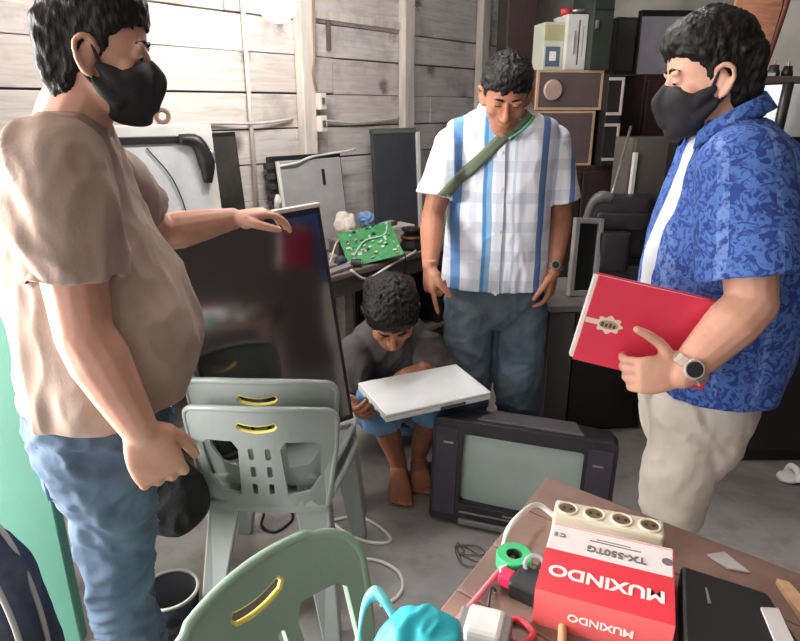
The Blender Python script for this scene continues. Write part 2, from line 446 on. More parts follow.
# --- flat television backs on the bench
def panel_M(u, v_top, Y, h, yaw, lean):
    top = W(u, v_top, Y); base = Vector((top.x, top.y, top.z - h))
    return Matrix.Translation(base) @ Matrix.Rotation(math.radians(yaw), 4, 'Z') @ Matrix.Rotation(math.radians(lean), 4, 'X')
def lbox(M, a, b): 
    m_ = MB().span(a, b); return m_.transform(M)
def bench_M(s, d, yaw=0, lean=0, z=BZ):
    return Matrix.Translation(bl(s, d, z)) @ Matrix.Rotation(ROT + math.radians(yaw), 4, 'Z') @ Matrix.Rotation(math.radians(lean), 4, 'X')
def s_bench(u, d):
    q = BF - NV * d; a = (u - 400) / FPX * math.cos(TILT) ; return (a * q.y - q.x) / (WV.x - a * WV.y)
# A: opened television, pale back with a dark bracket
d = .40; M = bench_M(s_bench(152, d), d, -14, -6)
t = thing('television', 'opened flat television with pale grey inside, behind the man in the taupe shirt', 'television', M)
build(lbox(M, (-.25, -.012, 0), (.25, .03, .66)), 'frame', mat('silver_bezel', (205, 202, 198), .35), t, bevel=.006)
build(lbox(M, (-.225, -.018, .05), (.2, -.010, .58)), 'back_sheet', mat('pale_back_sheet', (196, 200, 204), .55), t, bevel=.004)
build(lbox(M, (-.22, -.03, .585), (.14, -.012, .615)), 'bracket', BLK, t, bevel=.004)
build(MB().tube([M @ Vector(p) for p in ((.1, -.03, .6), (.17, -.035, .585), (.2, -.035, .5), (.195, -.035, .42))], [.02, .03, .035, .018], 12, 4), 'bracket_arm', BLK, t, smooth=True)
build(MB().tube([M @ Vector(p) for p in ((-.03, -.024, .57), (.05, -.026, .45), (.09, -.026, .3), (.1, -.024, .1))], .003, 6, 5), 'wire', BLK, t, smooth=True)
build(MB().tube([M @ Vector(p) for p in ((-.05, -.03, .1), (.06, -.04, .16), (.16, -.03, .08), (.22, -.03, .12))], .009, 8, 5), 'wire_loom', DKG, t, smooth=True)
build(MB().ell(M @ Vector((.225, -.02, .52)), (.022, .012, .04)), 'knob', SILV, t, smooth=True)
# bottles and tape ring standing on top of it
tp = M @ Vector((-.03, .01, .662))
o = thing('glue_bottle', 'small white capped bottle standing on the opened television', 'bottle', tp)
build(MB().lathe([(.001, 0), (.022, 0), (.022, .06), (.012, .075), (.012, .08)], tp, 20), 'body', WHP, o, smooth=True)
build(MB().lathe([(.015, .078), (.015, .1), (.006, .108)], tp, 16), 'cap', mat('beige_cap', (190, 176, 160)), o, smooth=True)
tp = M @ Vector((.06, .01, .694))
tag(build(MB().torus(tp, .024, .009, Matrix.Rotation(math.radians(90), 3, 'X') @ Matrix.Rotation(.5, 3, 'Y')), 'wire_ring', mat('copper_brown', (120, 96, 80), .4), smooth=True, loc=tp), 'small brown ring leaning on top of the opened television', 'wire ring')
# B: dark glass panel
d = .44; M = bench_M(s_bench(222, d), d, 5, -5)
t = thing('display_panel', 'dark bare display glass leaning upright next to the opened television', 'display panel', M)
build(lbox(M, (-.11, 0, 0), (.11, .02, .62)), 'bezel', BLK, t, bevel=.004)
build(lbox(M, (-.098, -.004, .03), (.098, .0, .6)), 'glass', mat('dusty_dark_glass', (62, 60, 58), .18, var=.5, scale=5), t)
# C: grey television back with a black slotted rail
d = .42; M = bench_M(s_bench(308, d), d, -6, -8)
t = thing('television', 'grey television back cover with black vent rail, beneath the switch box', 'television', M)
build(lbox(M, (-.2, 0, 0), (.25, .03, .5)), 'body', BLK, t, bevel=.005)
build(lbox(M, (-.17, -.014, .0), (.235, 0, .475)), 'back_cover', mat('brushed_grey_cover', (168, 165, 164), .5), t, bevel=.005)
build(lbox(M, (-.178, -.03, .02), (-.16, -.014, .47)), 'trim', WHP, t, bevel=.003)
for i in range(9): build(lbox(M, (-.225, -.006, .04 + i * .05), (-.18, .02, .07 + i * .05)), 'vent', DKG, t, bevel=.002)
build(MB().tube([M @ Vector(p) for p in ((-.17, -.02, .45), (-.06, -.03, .46), (.05, -.02, .485), (.25, -.02, .5), (.36, .0, .51))], .006, 8, 5), 'cable', WHP, t, smooth=True)
build(lbox(M, (.1, -.02, .34), (.115, -.012, .42)), 'clip', BLK, t)
# D: tall dark monitor
d = .37; M = bench_M(s_bench(399, d), d, -14, -4)
t = thing('monitor', 'tall dark grey monitor panel with a white side edge, on the bench', 'monitor', M)
build(lbox(M, (-.15, 0, 0.004), (.15, .035, .60)), 'body', mat('charcoal_screen_back', (66, 68, 74), .35), t, bevel=.005)
build(lbox(M, (.15, -.012, 0.004), (.175, .035, .585)), 'side_edge', WHP, t, bevel=.003)
build(lbox(M, (-.15, -.004, .58), (.15, .04, .61)), 'top_edge', mat('greenish_edge', (92, 104, 92), .5), t, bevel=.003)
# ------------------------------------------------------------------ people
def skin_mat(name, c, c2):
    t = NT(name); vec = t.co()
    f = t.noise(vec, 12, 5, .6)
    t.base(t.ramp(f, [(.3, lin(c2)), (.7, lin(c))]), .5, spec=.4)
    t.b.inputs['Subsurface Weight'].default_value = .08; t.b.inputs['Subsurface Radius'].default_value = (.02, .008, .004); t.b.inputs['Subsurface Scale'].default_value = .3
    t.bump(t.noise(vec, 180, 3), .08, .002); return t.m
def hair_mat():
    t = NT('black_hair'); vec = t.co((60, 60, 18)); f = t.noise(vec, 3, 4)
    t.base(t.ramp(f, [(.3, lin((9, 8, 8))), (.7, lin((28, 24, 24)))]), .5, spec=.3); t.bump(f, .6, .004); return t.m
HAIR = hair_mat()
MASKM = mat('black_mask_cloth', (34, 32, 36), .8, bump=.1, bscale=300)
EYEW = mat('eye_white', (190, 172, 162), .4); IRIS = mat('dark_iris', (38, 26, 22), .2)
LIPM = mat('lip', (150, 92, 84), .5)
HR = [(-.120, .022, .088, .045), (-.112, .038, .097, .018), (-.095, .050, .099, -.012), (-.075, .059, .095, -.04), (-.055, .064, .094, -.062),
      (-.03, .069, .092, -.08), (0, .072, .085, -.092), (.022, .074, .093, -.097), (.05, .076, .092, -.10), (.08, .071, .076, -.092), (.1, .057, .052, -.072), (.113, .036, .022, -.044), (.118, .012, .0, -.02)]
def hring(rows, grow=0, p=2.15):
    out = []
    for z, w, f, b in rows:
        c = (f + b) / 2; out.append(((0, c, z), (w + grow, 0, 0), (0, f - c + grow, 0), (0, b - c - grow, 0), p))
    return out
def headM(c, face, up=Zv, sc=(1, 1, 1)):
    F = Vector(face).normalized(); X = F.cross(Vector(up)).normalized(); U = X.cross(F).normalized()
    return frame(c, X, F, U) @ Matrix.Diagonal((*sc, 1))
def head_mb(mouth=True):
    m = MB(); m.loft(hring(HR), 32, 4)
    m.tube([(0, .088, .012), (0, .1, -.012), (0, .114, -.034), (0, .108, -.046)], [.008, .010, .0135, .009], 12, 4)
    for s in (-1, 1):
        m.ell((s * .013, .1, -.041), (.008, .011, .008))
        m.ell((s * .030, .086, .019), (.024, .011, .008)); m.ell((s * .041, .058, -.030), (.027, .028, .026))
        m.ell((s * .031, .079, .003), (.0165, .0115, .0105))
        R = Matrix.Rotation(math.radians(s * 18), 3, 'Z') @ Matrix.Rotation(math.radians(-14), 3, 'X')
        m.ell((s * .076, -.008, -.012), (.009, .018, .03), R); m.tube([(s * .074, .008, -.002), (s * .084, .006, .016), (s * .092, -.010, .022), (s * .096, -.026, .010), (s * .092, -.024, -.014), (s * .084, -.012, -.034), (s * .077, .002, -.042)], [.005, .006, .0065, .006, .006, .007, .006], 8, 4)
    m.ell((0, .091, -.066), (.024, .011, .006)); m.ell((0, .089, -.078), (.021, .012, .0065)); m.ell((0, .09, -.104), (.02, .012, .012))
    return m
HAIRR = [(-.088, .045, -.055, -.085), (-.065, .064, -.036, -.1), (-.04, .073, -.028, -.110), (-.022, .0745, .006, -.113), (-.006, .0765, .026, -.115), (.012, .079, .036, -.117),
         (.03, .0815, .046, -.118), (.046, .083, .066, -.118), (.062, .084, .092, -.117), (.085, .084, .098, -.112), (.112, .071, .082, -.095), (.131, .047, .046, -.06), (.139, .016, .012, -.025)]
def person_hair(HM, root, seed, rows=HAIRR, tufts=160, tl=.02, rough=.0035, voxel=.0035):
    rnd = random.Random(seed); m = MB(); m.loft([(*r[:4], 6.5 if r[0][2] < .05 else 2.3) for r in hring(rows)], 36, 4)
    for i in range(34):
        x = rnd.uniform(-.062, .062); y = .088 - 6 * x * x; zz = rnd.uniform(.056, .072)
        m.tube([(x, y - .006, zz + .012), (x + rnd.uniform(-.004, .004), y + .007, zz), (x + rnd.uniform(-.01, .01), y + .006, zz - rnd.uniform(.006, .02))], [.008, .006, .002], 6, 3)
    for i in range(tufts):
        th = rnd.uniform(0, 2 * math.pi); ph = rnd.uniform(.25, 1.5)
        x, y, z = math.cos(th) * math.cos(ph), math.sin(th) * math.cos(ph), math.sin(ph)
        if y > .45 and z < .5: continue
        p = Vector((x * .08, -.012 + y * .102, .022 + z * .108)); o = Vector((x, y, z)).normalized()
        fl_ = (Vector((rnd.uniform(-.6, .6), rnd.uniform(-.2, 1), rnd.uniform(-.5, .3))))
        e = p + o * tl * .45 + (fl_ - o * fl_.dot(o)) * tl * 1.3
        m.tube([p - o * .008, p + o * tl * .4 + (e - p) * .3, e], [.009, .007, .002], 6, 3)
    m.transform(HM); me = remesh(m, voxel, 2)
    displace(me, lambda p: rough * noise.noise(p * 70) + rough * .7 * noise.noise(Vector((p.x * 260, p.y * 260, p.z * 60))))
    o = put('hair', me, HAIR, root, smooth=True); o['label'] = 'short black hair'; return o
def hand_mb(wr, d, n, side, curls, thumb=(.5, .35), spread=.05, sc=1.0, point=None):
    """wr wrist, d finger direction, n direction the palm faces, side towards the thumb"""
    m = MB(); d = Vector(d).normalized(); n = Vector(n); n = (n - d * n.dot(d)).normalized(); s = Vector(side); s = (s - d * s.dot(d) - n * s.dot(n)).normalized()
    wr = Vector(wr)
    P = lambda a, b, c: wr + (d * a + s * b + n * c) * sc
    ring = lambda a, w, t_: (P(a, 0, 0), s * w * sc, n * t_ * sc, -n * t_ * sc, 2.6)
    m.loft([ring(-.02, .027, .021), ring(.0, .028, .020), ring(.03, .038, .0175), ring(.06, .0425, .016), ring(.085, .0405, .0135), ring(.093, .034, .009)], 20, 3)
    m.ell(P(.03, .03, .008), [.02 * sc] * 3)
    for i, (b, L) in enumerate(((.030, .074), (.0103, .083), (-.0103, .077), (-.030, .061))):
        c = curls[i]; p = P(.082, b, 0); ang = 0; pts = [p]; fd = (d + s * (spread * (1.5 - i))).normalized()
        for seg, (k, l) in enumerate(((.42, c[0]), (.32, c[1]), (.26, c[2]))):
            ang += l; dr = fd * math.cos(ang) + n * math.sin(ang); p = p + dr * L * k * 1.05 * sc; pts.append(p)
        m.limb([tuple(q) for q in pts], [.0096 * sc, .0092 * sc, .0086 * sc, .0072 * sc], 10, 4)
    a, b = thumb
    p0 = P(.018, .026, .004); p1 = p0 + (s * math.sin(a + .35) + d * math.cos(a + .35) + n * .25).normalized() * .042 * sc
    p2 = p1 + (s * math.sin(a) + d * math.cos(a) + n * b).normalized() * .034 * sc; p3 = p2 + (s * math.sin(a - .15) + d * math.cos(a - .15) + n * b).normalized() * .026 * sc
    m.limb([tuple(q) for q in (p0, p1, p2, p3)], [.0155 * sc, .0125 * sc, .011 * sc, .0085 * sc], 10, 4)
    return m
RELAX = [(.25, .4, .3), (.3, .45, .3), (.35, .5, .3), (.4, .5, .35)]
FIST = [(1.2, 1.4, .8)] * 4
def arm_mb(sh, el, wr, k=1.0):
    m = MB(); sh, el, wr = Vector(sh), Vector(el), Vector(wr)
    m.limb([sh, sh.lerp(el, .35), sh.lerp(el, .75), el], [.056 * k, .05 * k, .043 * k, .04 * k])
    m.limb([el, el.lerp(wr, .28), el.lerp(wr, .65), wr], [.041 * k, .044 * k, .036 * k, .027 * k]); return m
def leg_mb(h, kn, an, k=1.0):
    m = MB(); h, kn, an = Vector(h), Vector(kn), Vector(an)
    m.limb([h, h.lerp(kn, .4), h.lerp(kn, .8), kn], [.085 * k, .078 * k, .06 * k, .054 * k])
    m.limb([kn, kn.lerp(an, .3), kn.lerp(an, .7), an], [.053 * k, .058 * k, .042 * k, .035 * k]); return m
def foot_mb(an, fd, sc=1.0):
    m = MB(); fd = Vector((fd[0], fd[1], 0)).normalized(); s = fd.cross(Zv); g = Vector((an[0], an[1], 0))
    ring = lambda a, w, h: (g + fd * a * sc + Zv * h * .5, s * w * sc, Zv * h * .5, -Zv * h * .48, 2.6)
    m.loft([ring(-.055, .022, .05), ring(-.04, .033, .075), ring(0, .036, .095), ring(.05, .04, .075), ring(.1, .047, .05), ring(.14, .047, .035), ring(.155, .04, .03)], 18, 3)
    for i in range(5):
        b = (i - 2) * .0185 ; p = g + fd * (.145 - abs(i - 1) * .006) * sc + s * b * sc + Zv * .016
        m.limb([p, p + fd * .022, p + fd * (.034 if i else .038)], [.011, .0115, .009], 8, 3)
    return m
def shoe_mb(an, fd, sc=1.0):
    m = MB(); fd = Vector((fd[0], fd[1], 0)).normalized(); s = fd.cross(Zv); g = Vector((an[0], an[1], 0))
    ring = lambda a, w, h: (g + fd * a * sc + Zv * h * .5, s * w * sc, Zv * h * .5, -Zv * h * .48, 2.8)
    m.loft([ring(-.08, .02, .05), ring(-.07, .038, .09), ring(0, .045, .12), ring(.06, .048, .09), ring(.12, .054, .07), ring(.175, .05, .055), ring(.2, .025, .04)], 20, 3)
    return m
def sleeve_mb(sh, el, r0, r1, frac, inner=.75):
    sh, el = Vector(sh), Vector(el); e = sh.lerp(el, frac); d = (el - sh).normalized()
    x = d.cross(Vector((.3, .2, 1))).normalized(); y = d.cross(x)
    R = lambda p, r: (p, x * r, y * r, -y * r, 2.0)
    m = MB(); m.loft([R(sh - d * .02, r0 * .8), R(sh.lerp(e, .15), r0), R(sh.lerp(e, .6), (r0 + r1) / 2), R(e, r1)], 24, 4, tail=[R(e + d * .002, r1 * .86), R(e - d * .05, r1 * inner)])
    m.ell(sh, [r0 * .98] * 3); return m
def trouser_leg(h, kn, an, r, tail=True):
    h, kn, an = Vector(h), Vector(kn), Vector(an); m = MB()
    m.limb([h, h.lerp(kn, .4), h.lerp(kn, .85), kn], [r[0], r[0] * .97, (r[0] + r[1]) / 2, r[1]], 22)
    m.limb([kn, kn.lerp(an, .4), kn.lerp(an, .8), an], [r[1], r[1] * .98, r[2] * 1.02, r[2]], 22); return m
def folds(a=.006, k=7.0, st=(1, 1, .5), seed=0):
    o = Vector((seed * 3.1, seed * 1.7, seed))
    def fn(p):
        q = Vector((p.x * st[0], p.y * st[1], p.z * st[2])) * k + o
        w = noise.noise(q * .6) * 1.2
        r = 1 - abs(noise.noise(q + Vector((w, w, w)))) * 2.2
        r2 = 1 - abs(noise.noise(q * 2.3 + Vector((w, 0, w)))) * 2.2
        return a * (r * .75 + r2 * .3 - .5)
    return fn
def eyes(HM, root, look=-.3, closed=False):
    for s in (-1, 1):
        e = build(MB().ell((s * .031, .0825, .0005), (.0125, .0095, .0042 if not closed else .0022)).transform(HM), 'eye', EYEW if not closed else IRIS, root, smooth=True)
        if not closed: build(MB().ell((s * .031, .0885, -.001 + look * .003), (.007, .0045, .0042)).transform(HM), 'iris', IRIS, e, smooth=True)
        b = MB().tube([(s * .014, .094, .022), (s * .03, .0945, .027), (s * .048, .080, .022)], [.0035, .004, .002], 8, 4).transform(HM)
        o = build(b, 'eyebrow', HAIR, root, smooth=True)
def face_mask(HM, root):
    rows = [(-.124, .022, .090, .045), (-.117, .042, .104, .02), (-.098, .056, .109, .004), (-.075, .066, .112, -.002), (-.05, .072, .114, .004), (-.03, .073, .112, .024), (-.014, .052, .104, .055), (-.006, .014, .098, .08)]
    m = MB().loft(hring(rows, 0, 2.0), 36, 4)
    m.tube([(0, .097, -.004), (0, .112, -.022), (0, .121, -.038), (0, .112, -.06), (0, .1, -.09)], [.008, .013, .017, .02, .02], 14, 4)
    for s in (-1, 1): m.tube([(s * .058, .05, -.045), (s * .071, .022, -.03), (s * .077, .006, -.02)], [.02, .013, .006], 12, 4); m.tube([(s * .05, .05, -.08), (s * .066, .016, -.06), (s * .074, -.002, -.045)], [.022, .013, .006], 12, 4)
    m.transform(HM); me = remesh(m, .0038, 3)
    displace(me, lambda p: .0015 * noise.noise(p * 45))
    o = put('face_mask', me, MASKM, root, smooth=True); o['label'] = 'black cloth face mask'
    for s in (-1, 1):
        c = MB().tube([(s * .072, .02, -.03), (s * .079, .008, -.004), (s * .083, -.004, .022), (s * .084, -.028, .014), (s * .082, -.028, -.014), (s * .076, -.01, -.044), (s * .068, .012, -.06)], .0038, 6, 5).transform(HM)
        build(c, 'ear_loop', MASKM, o, smooth=True)
    return o
def collar(cM, w, dpt, h, m, parent, gap=.03, thick=.006, open_front=True):
    """folded shirt collar; cM frame: y front, z up"""
    n = 26; rows = []
    for k, (dr, z) in enumerate(((0, 0), (-.004, h), (.004, h + .003), (.02, h * .25), (.014, h * .2), (.002, h * .75))):
        row = []
        for i in range(n + 1):
            a = math.pi / 2 + (gap * 10) + (2 * math.pi - 2 * gap * 10) * i / n
            f = abs(math.sin((i / n) * math.pi)); drop = -.03 * (1 - f) ** 2
            row.append([(w + dr) * math.cos(a), (dpt + dr) * math.sin(a), z * (1 - .15 * (1 - f)) + drop * 1.2])
        rows.append(row)
    v = np.array(rows).reshape(-1, 3); f = []
    for k in range(len(rows)):
        k2 = (k + 1) % len(rows)
        for i in range(n): f.append([k * (n + 1) + i, k * (n + 1) + i + 1, k2 * (n + 1) + i + 1, k2 * (n + 1) + i])
    mb = MB().add(xf(v, cM), f); return build(mb, 'collar', m, parent, smooth=True)
def watch(wr, d, m_band, m_face, parent_label, r=.034):
    d = Vector(d).normalized(); x = d.cross(Vector((.2, -.9, .3))).normalized(); y = d.cross(x)
    t = thing('wristwatch', parent_label, 'watch', wr)
    M = frame(wr, x, y, d)
    mb = MB().lathe([(r, -.009), (r + .003, -.009), (r + .003, .009), (r, .009)], (0, 0, 0), 24).transform(M); build(mb, 'band', m_band, t, smooth=False)
    c = Vector((0, 0, 0)); best = min(((x * math.cos(a) + y * math.sin(a)) for a in np.arange(0, 6.28, .2)), key=lambda q: q.y - q.z * .5)
    f = Vector(wr) + best * (r + .004)
    build(MB().cyl(f, f + best * .009, .019, .017), 'case', m_face, t, smooth=False, bevel=.001)
    build(MB().cyl(f + best * .0091, f + best * .0095, .014, .014), 'dial', mat('dark_dial', (40, 40, 44), .2), t)
    return t
def ringx(c, lat, fr, back, L, F, p=2.3): return (c, L * lat, F * fr, -F * back, p)
def finish_body(root_name, label, mb, m, base, voxel=.0042):
    me = remesh(mb, voxel, 2, .4)
    o = put(root_name, me, m, None, smooth=True, loc=base); return tag(o, label, 'person')
def cloth(mb, name, m, root, label, voxel=.006, fold=None, smooth=3):
    me = remesh(mb, voxel, smooth)
    if fold: displace(me, fold)
    o = put(name, me, m, root, smooth=True); o['label'] = label; return o
def scaled(r, k):
    return (r[0], Vector(r[1]) * k, Vector(r[2]) * k, Vector(r[3]) * k, r[4])

# ---- materials for clothes
def knit(name, c, c2, bump=.12):
    return mat(name, c, .88, c2=c2, scale=5, bump=bump, bscale=220, spec=.2)
TAUPE = knit('taupe_jersey', (164, 145, 133), (146, 127, 116))
def denim(name, c, c2, c3):
    t = NT(name); vec = t.co(); a = t.noise(vec, 5, 6, .6); b = t.noise(t.co((1, 1, 1)), 260, 2)
    col = t.ramp(a, [(.3, lin(c2)), (.55, lin(c)), (.75, lin(c3))])
    col = t.mix(t.math('MULTIPLY', b, .35), col, lin(c2)); t.base(col, .85, spec=.2); t.bump(b, .15, .002); return t.m
JEANS = denim('blue_denim', (92, 110, 130), (62, 78, 98), (124, 140, 156))
JEANS2 = denim('washed_slate_denim', (100, 116, 128), (68, 84, 98), (128, 142, 150))
JEANS3 = denim('light_blue_denim', (110, 146, 184), (82, 116, 156), (140, 172, 204))
CHINO = knit('cream_chino', (212, 204, 194), (196, 186, 175))
def plaid():
    t = NT('white_blue_plaid_cotton'); tc = t.n('ShaderNodeTexCoord'); sp = t.n('ShaderNodeSeparateXYZ')
    nz = t.noise(t.co(), 3, 2)
    off = t.n('ShaderNodeVectorMath'); off.operation = 'ADD'; t.L(tc.outputs['Object'], off.inputs[0])
    cm = t.n('ShaderNodeCombineXYZ'); t.L(t.math('MULTIPLY_ADD', nz, .03, -.015), cm.inputs[0]); t.L(t.math('MULTIPLY_ADD', nz, .03, -.015), cm.inputs[2]); t.L(cm.outputs[0], off.inputs[1])
    t.L(off.outputs[0], sp.inputs[0]); x, z_ = sp.outputs[0], sp.outputs[2]
    def band(coord, centre, half, soft=.003):
        d_ = t.math('ABSOLUTE', t.math('SUBTRACT', coord, centre))
        return t.math('SUBTRACT', 1, t.math('SMOOTHSTEP', half - soft, half + soft, d_)) if False else t.math('LESS_THAN', d_, half)
    c = lin((236, 238, 244))
    # faint horizontal lilac bands
    fz = t.math('FRACT', t.math('MULTIPLY', z_, 9.0)); c = t.mix(t.math('MULTIPLY', t.math('LESS_THAN', fz, .36), .3), c, lin((168, 172, 192)))
    fx = t.math('FRACT', t.math('MULTIPLY', x, 11.0)); c = t.mix(t.math('MULTIPLY', t.math('LESS_THAN', fx, .3), .25), c, lin((176, 190, 214)))
    for ce, ha, colr, st in ((-.118, .017, (112, 172, 214), .85), (-.126, .006, (60, 128, 190), .8), (.085, .013, (62, 104, 166), .9), (-.02, .005, (170, 190, 220), .6), (-.052, .004, (120, 160, 205), .5), (-.228, .017, (52, 126, 196), .85), (.205, .011, (58, 110, 180), .85), (.14, .004, (120, 150, 200), .5)):
        c = t.mix(t.math('MULTIPLY', band(x, ce, ha), st), c, lin(colr))
    t.base(c, .8, spec=.2); t.bump(t.noise(t.co(), 300, 2), .08, .002); return t.m
def batik():
    t = NT('blue_batik_cotton'); vec = t.co((1, 1, 1)); wv = t.noise(vec, 9, 3)
    dv = t.n('ShaderNodeVectorMath'); dv.operation = 'ADD'; t.L(vec, dv.inputs[0])
    sc_ = t.n('ShaderNodeVectorMath'); sc_.operation = 'SCALE'; cmb = t.n('ShaderNodeTexNoise'); t.L(vec, cmb.inputs['Vector']); cmb.inputs['Scale'].default_value = 40
    t.L(cmb.outputs['Color'], sc_.inputs[0]); sc_.inputs['Scale'].default_value = .03; t.L(sc_.outputs[0], dv.inputs[1])
    pat = t.ramp(t.noise(vec, 42, 1, .4, 2.2), [(.44, (0, 0, 0)), (.50, (1, 1, 1))])
    pat2 = t.ramp(t.noise(dv.outputs[0], 75, 1, .4, 1.2), [(.55, (0, 0, 0)), (.62, (1, 1, 1))])
    c = t.mix(pat, lin((46, 70, 138)), lin((80, 114, 182)))
    c = t.mix(t.math('MULTIPLY', pat2, .6), c, lin((40, 60, 128)))
    sp = t.n('ShaderNodeSeparateXYZ'); t.L(vec, sp.inputs[0])
    st = t.math('LESS_THAN', t.math('FRACT', t.math('MULTIPLY', sp.outputs[0], 13)), .16)
    c = t.mix(t.math('MULTIPLY', st, t.math('MULTIPLY', t.ramp(t.noise(vec, 70, 2), [(.45, (0, 0, 0)), (.55, (1, 1, 1))]), .6)), c, lin((128, 158, 214)))
    t.base(c, .75, spec=.25); t.bump(t.noise(vec, 280, 2), .08, .002); return t.m
PLAID = plaid(); BATIK = batik()

def px_ring(v, u0, u1, Y, lat, L, F, front_is_right=True, p=2.3, k=.97):
    a, b = W(u0, v, Y), W(u1, v, Y); c = (a + b) / 2; h = (b - a).length / 2 * k
    return (c, L * lat, F * h, -F * h, p)

# ================================================================== man in the taupe shirt (left)
def man_left():
    YM = 1.15
    F = Vector((.95, .31, 0)).normalized(); L = Zv.cross(F)          # L: his left
    base = Vector((-.56, 1.15, 0))
    shirt = [px_ring(*a, L=L, F=F) for a in ((112, 42, 104, YM, .08), (128, 28, 109, YM, .125), (148, 14, 116, YM, .165), (180, 2, 128, YM, .185), (214, 0, 143, YM, .19), (268, 12, 177, YM, .2), (326, 26, 200, YM, .21), (358, 29, 196, YM, .206), (390, 31, 184, YM, .198))]
    h = shirt[-1]
    tail = [(h[0], h[1] * .93, h[2] * .93, h[3] * .93, 2.2), (h[0] + Zv * .05, h[1] * .86, h[2] * .86, h[3] * .86, 2.2)]
    shR, elR, wrR = W(56, 170, .98), W(84, 332, .95), W(140, 430, .95)
    shL, elL, wrL = W(96, 170, 1.33), W(160, 234, 1.55), W(232, 219, 1.63)
    hipR, knR = W(111, 452, 1.07), W(119, 590, 1.08); anR = Vector((knR.x - .01, knR.y + .03, .09))
    hipL = W(112, 446, 1.24); knL = W(124, 572, 1.26); anL = Vector((knL.x, knL.y + .03, .09))
    hc = W(100, 52, 1.13); face = Vector((.95, .22, -.12)); HM = headM(hc, face, Vector((.12, 0, 1)), (.86, .77, .90))
    # body
    b = MB(); b.loft([scaled(r, .88) for r in shirt], 28, 4)
    pel = (hipR + hipL) / 2
    b.loft([ringx(pel + Zv * .12, .14, .09, .09, L, F), ringx(pel, .14, .085, .09, L, F), ringx(pel - Zv * .08, .11, .06, .06, L, F)], 24, 3)
    b.merge(head_mb().transform(HM))
    nk = W(72, 126, 1.13); b.limb([nk - Zv * .06, nk, W(88, 84, 1.13)], [.072, .062, .055])
    b.merge(arm_mb(shR, elR, wrR, 1.12)); b.merge(arm_mb(shL, elL, wrL, 1.08))
    b.merge(hand_mb(wrR, Vector((.25, .1, -1)), -F * .2 + L, F, [(.55, .7, .4), (.6, .75, .4), (.65, .8, .4), (.7, .8, .4)], thumb=(.25, .5), sc=1.08))
    b.merge(hand_mb(wrL, Vector((.9, .38, .12)), Vector((0, 0, -1)), Vector((.5, -.85, 0)), [(.35, .5, .3), (.4, .5, .3), (.4, .5, .3), (.4, .5, .3)], thumb=(.35, .4), sc=1.0))
    b.merge(leg_mb(hipR, knR, anR, .72)); b.merge(leg_mb(hipL, knL, anL, .72)); b.merge(foot_mb(anR, F)); b.merge(foot_mb(anL, F))
    SK = skin_mat('tan_skin', (206, 158, 136), (182, 132, 112))
    root = finish_body('person', 'person in taupe t-shirt, blue jeans and black mask holding the upright black panel', b, SK, base)
    eyes(HM, root); person_hair(HM, root, 1, tufts=200, tl=.018); face_mask(HM, root)
    s = MB(); s.loft(shirt, 32, 4, tail=tail); s.merge(sleeve_mb(shR, elR, .084, .08, .66)); s.merge(sleeve_mb(shL, elL, .08, .078, .62))
    sh = cloth(s, 't_shirt', TAUPE, root, 'taupe cotton t-shirt with damp creases', .006, folds(.013, 9, (1, 1, .55), 1))
    c0 = shirt[0][0] + Zv * .004
    nkr = MB().torus((0, 0, 0), 1, .1, None, 30, 8).transform(frame(c0 + F * .004 - Zv * .006, L * .066, F * .054, (Zv * .9 - F * .25) * .07)); build(nkr, 'neckband', TAUPE, sh, smooth=True)
    j = MB(); j.loft([ringx(pel + Zv * .14, .178, .135, .14, L, F), ringx(pel + Zv * .04, .182, .128, .135, L, F), ringx(pel - Zv * .04, .17, .10, .11, L, F), ringx(pel - Zv * .09, .15, .08, .08, L, F)], 28, 4)
    j.merge(trouser_leg(hipR, knR, anR, (.082, .061, .06))); j.merge(trouser_leg(hipL, knL, anL, (.08, .061, .06)))
    jo = cloth(j, 'jeans', JEANS, root, 'faded blue jeans', .006, folds(.015, 9, (1, 1, 1.4), 2))
    bk = W(50, 455, 1.06)
    build(MB().box(bk, (.012, .12, .13), Matrix.Rotation(math.radians(18), 3, 'Z')), 'back_pocket', JEANS, jo, bevel=.004)
    for a in (anR, anL):
        build(shoe_mb(a, F, 1.0), 'shoe', mat('dark_shoe', (44, 40, 42), .5), root, smooth=True)
man_left()

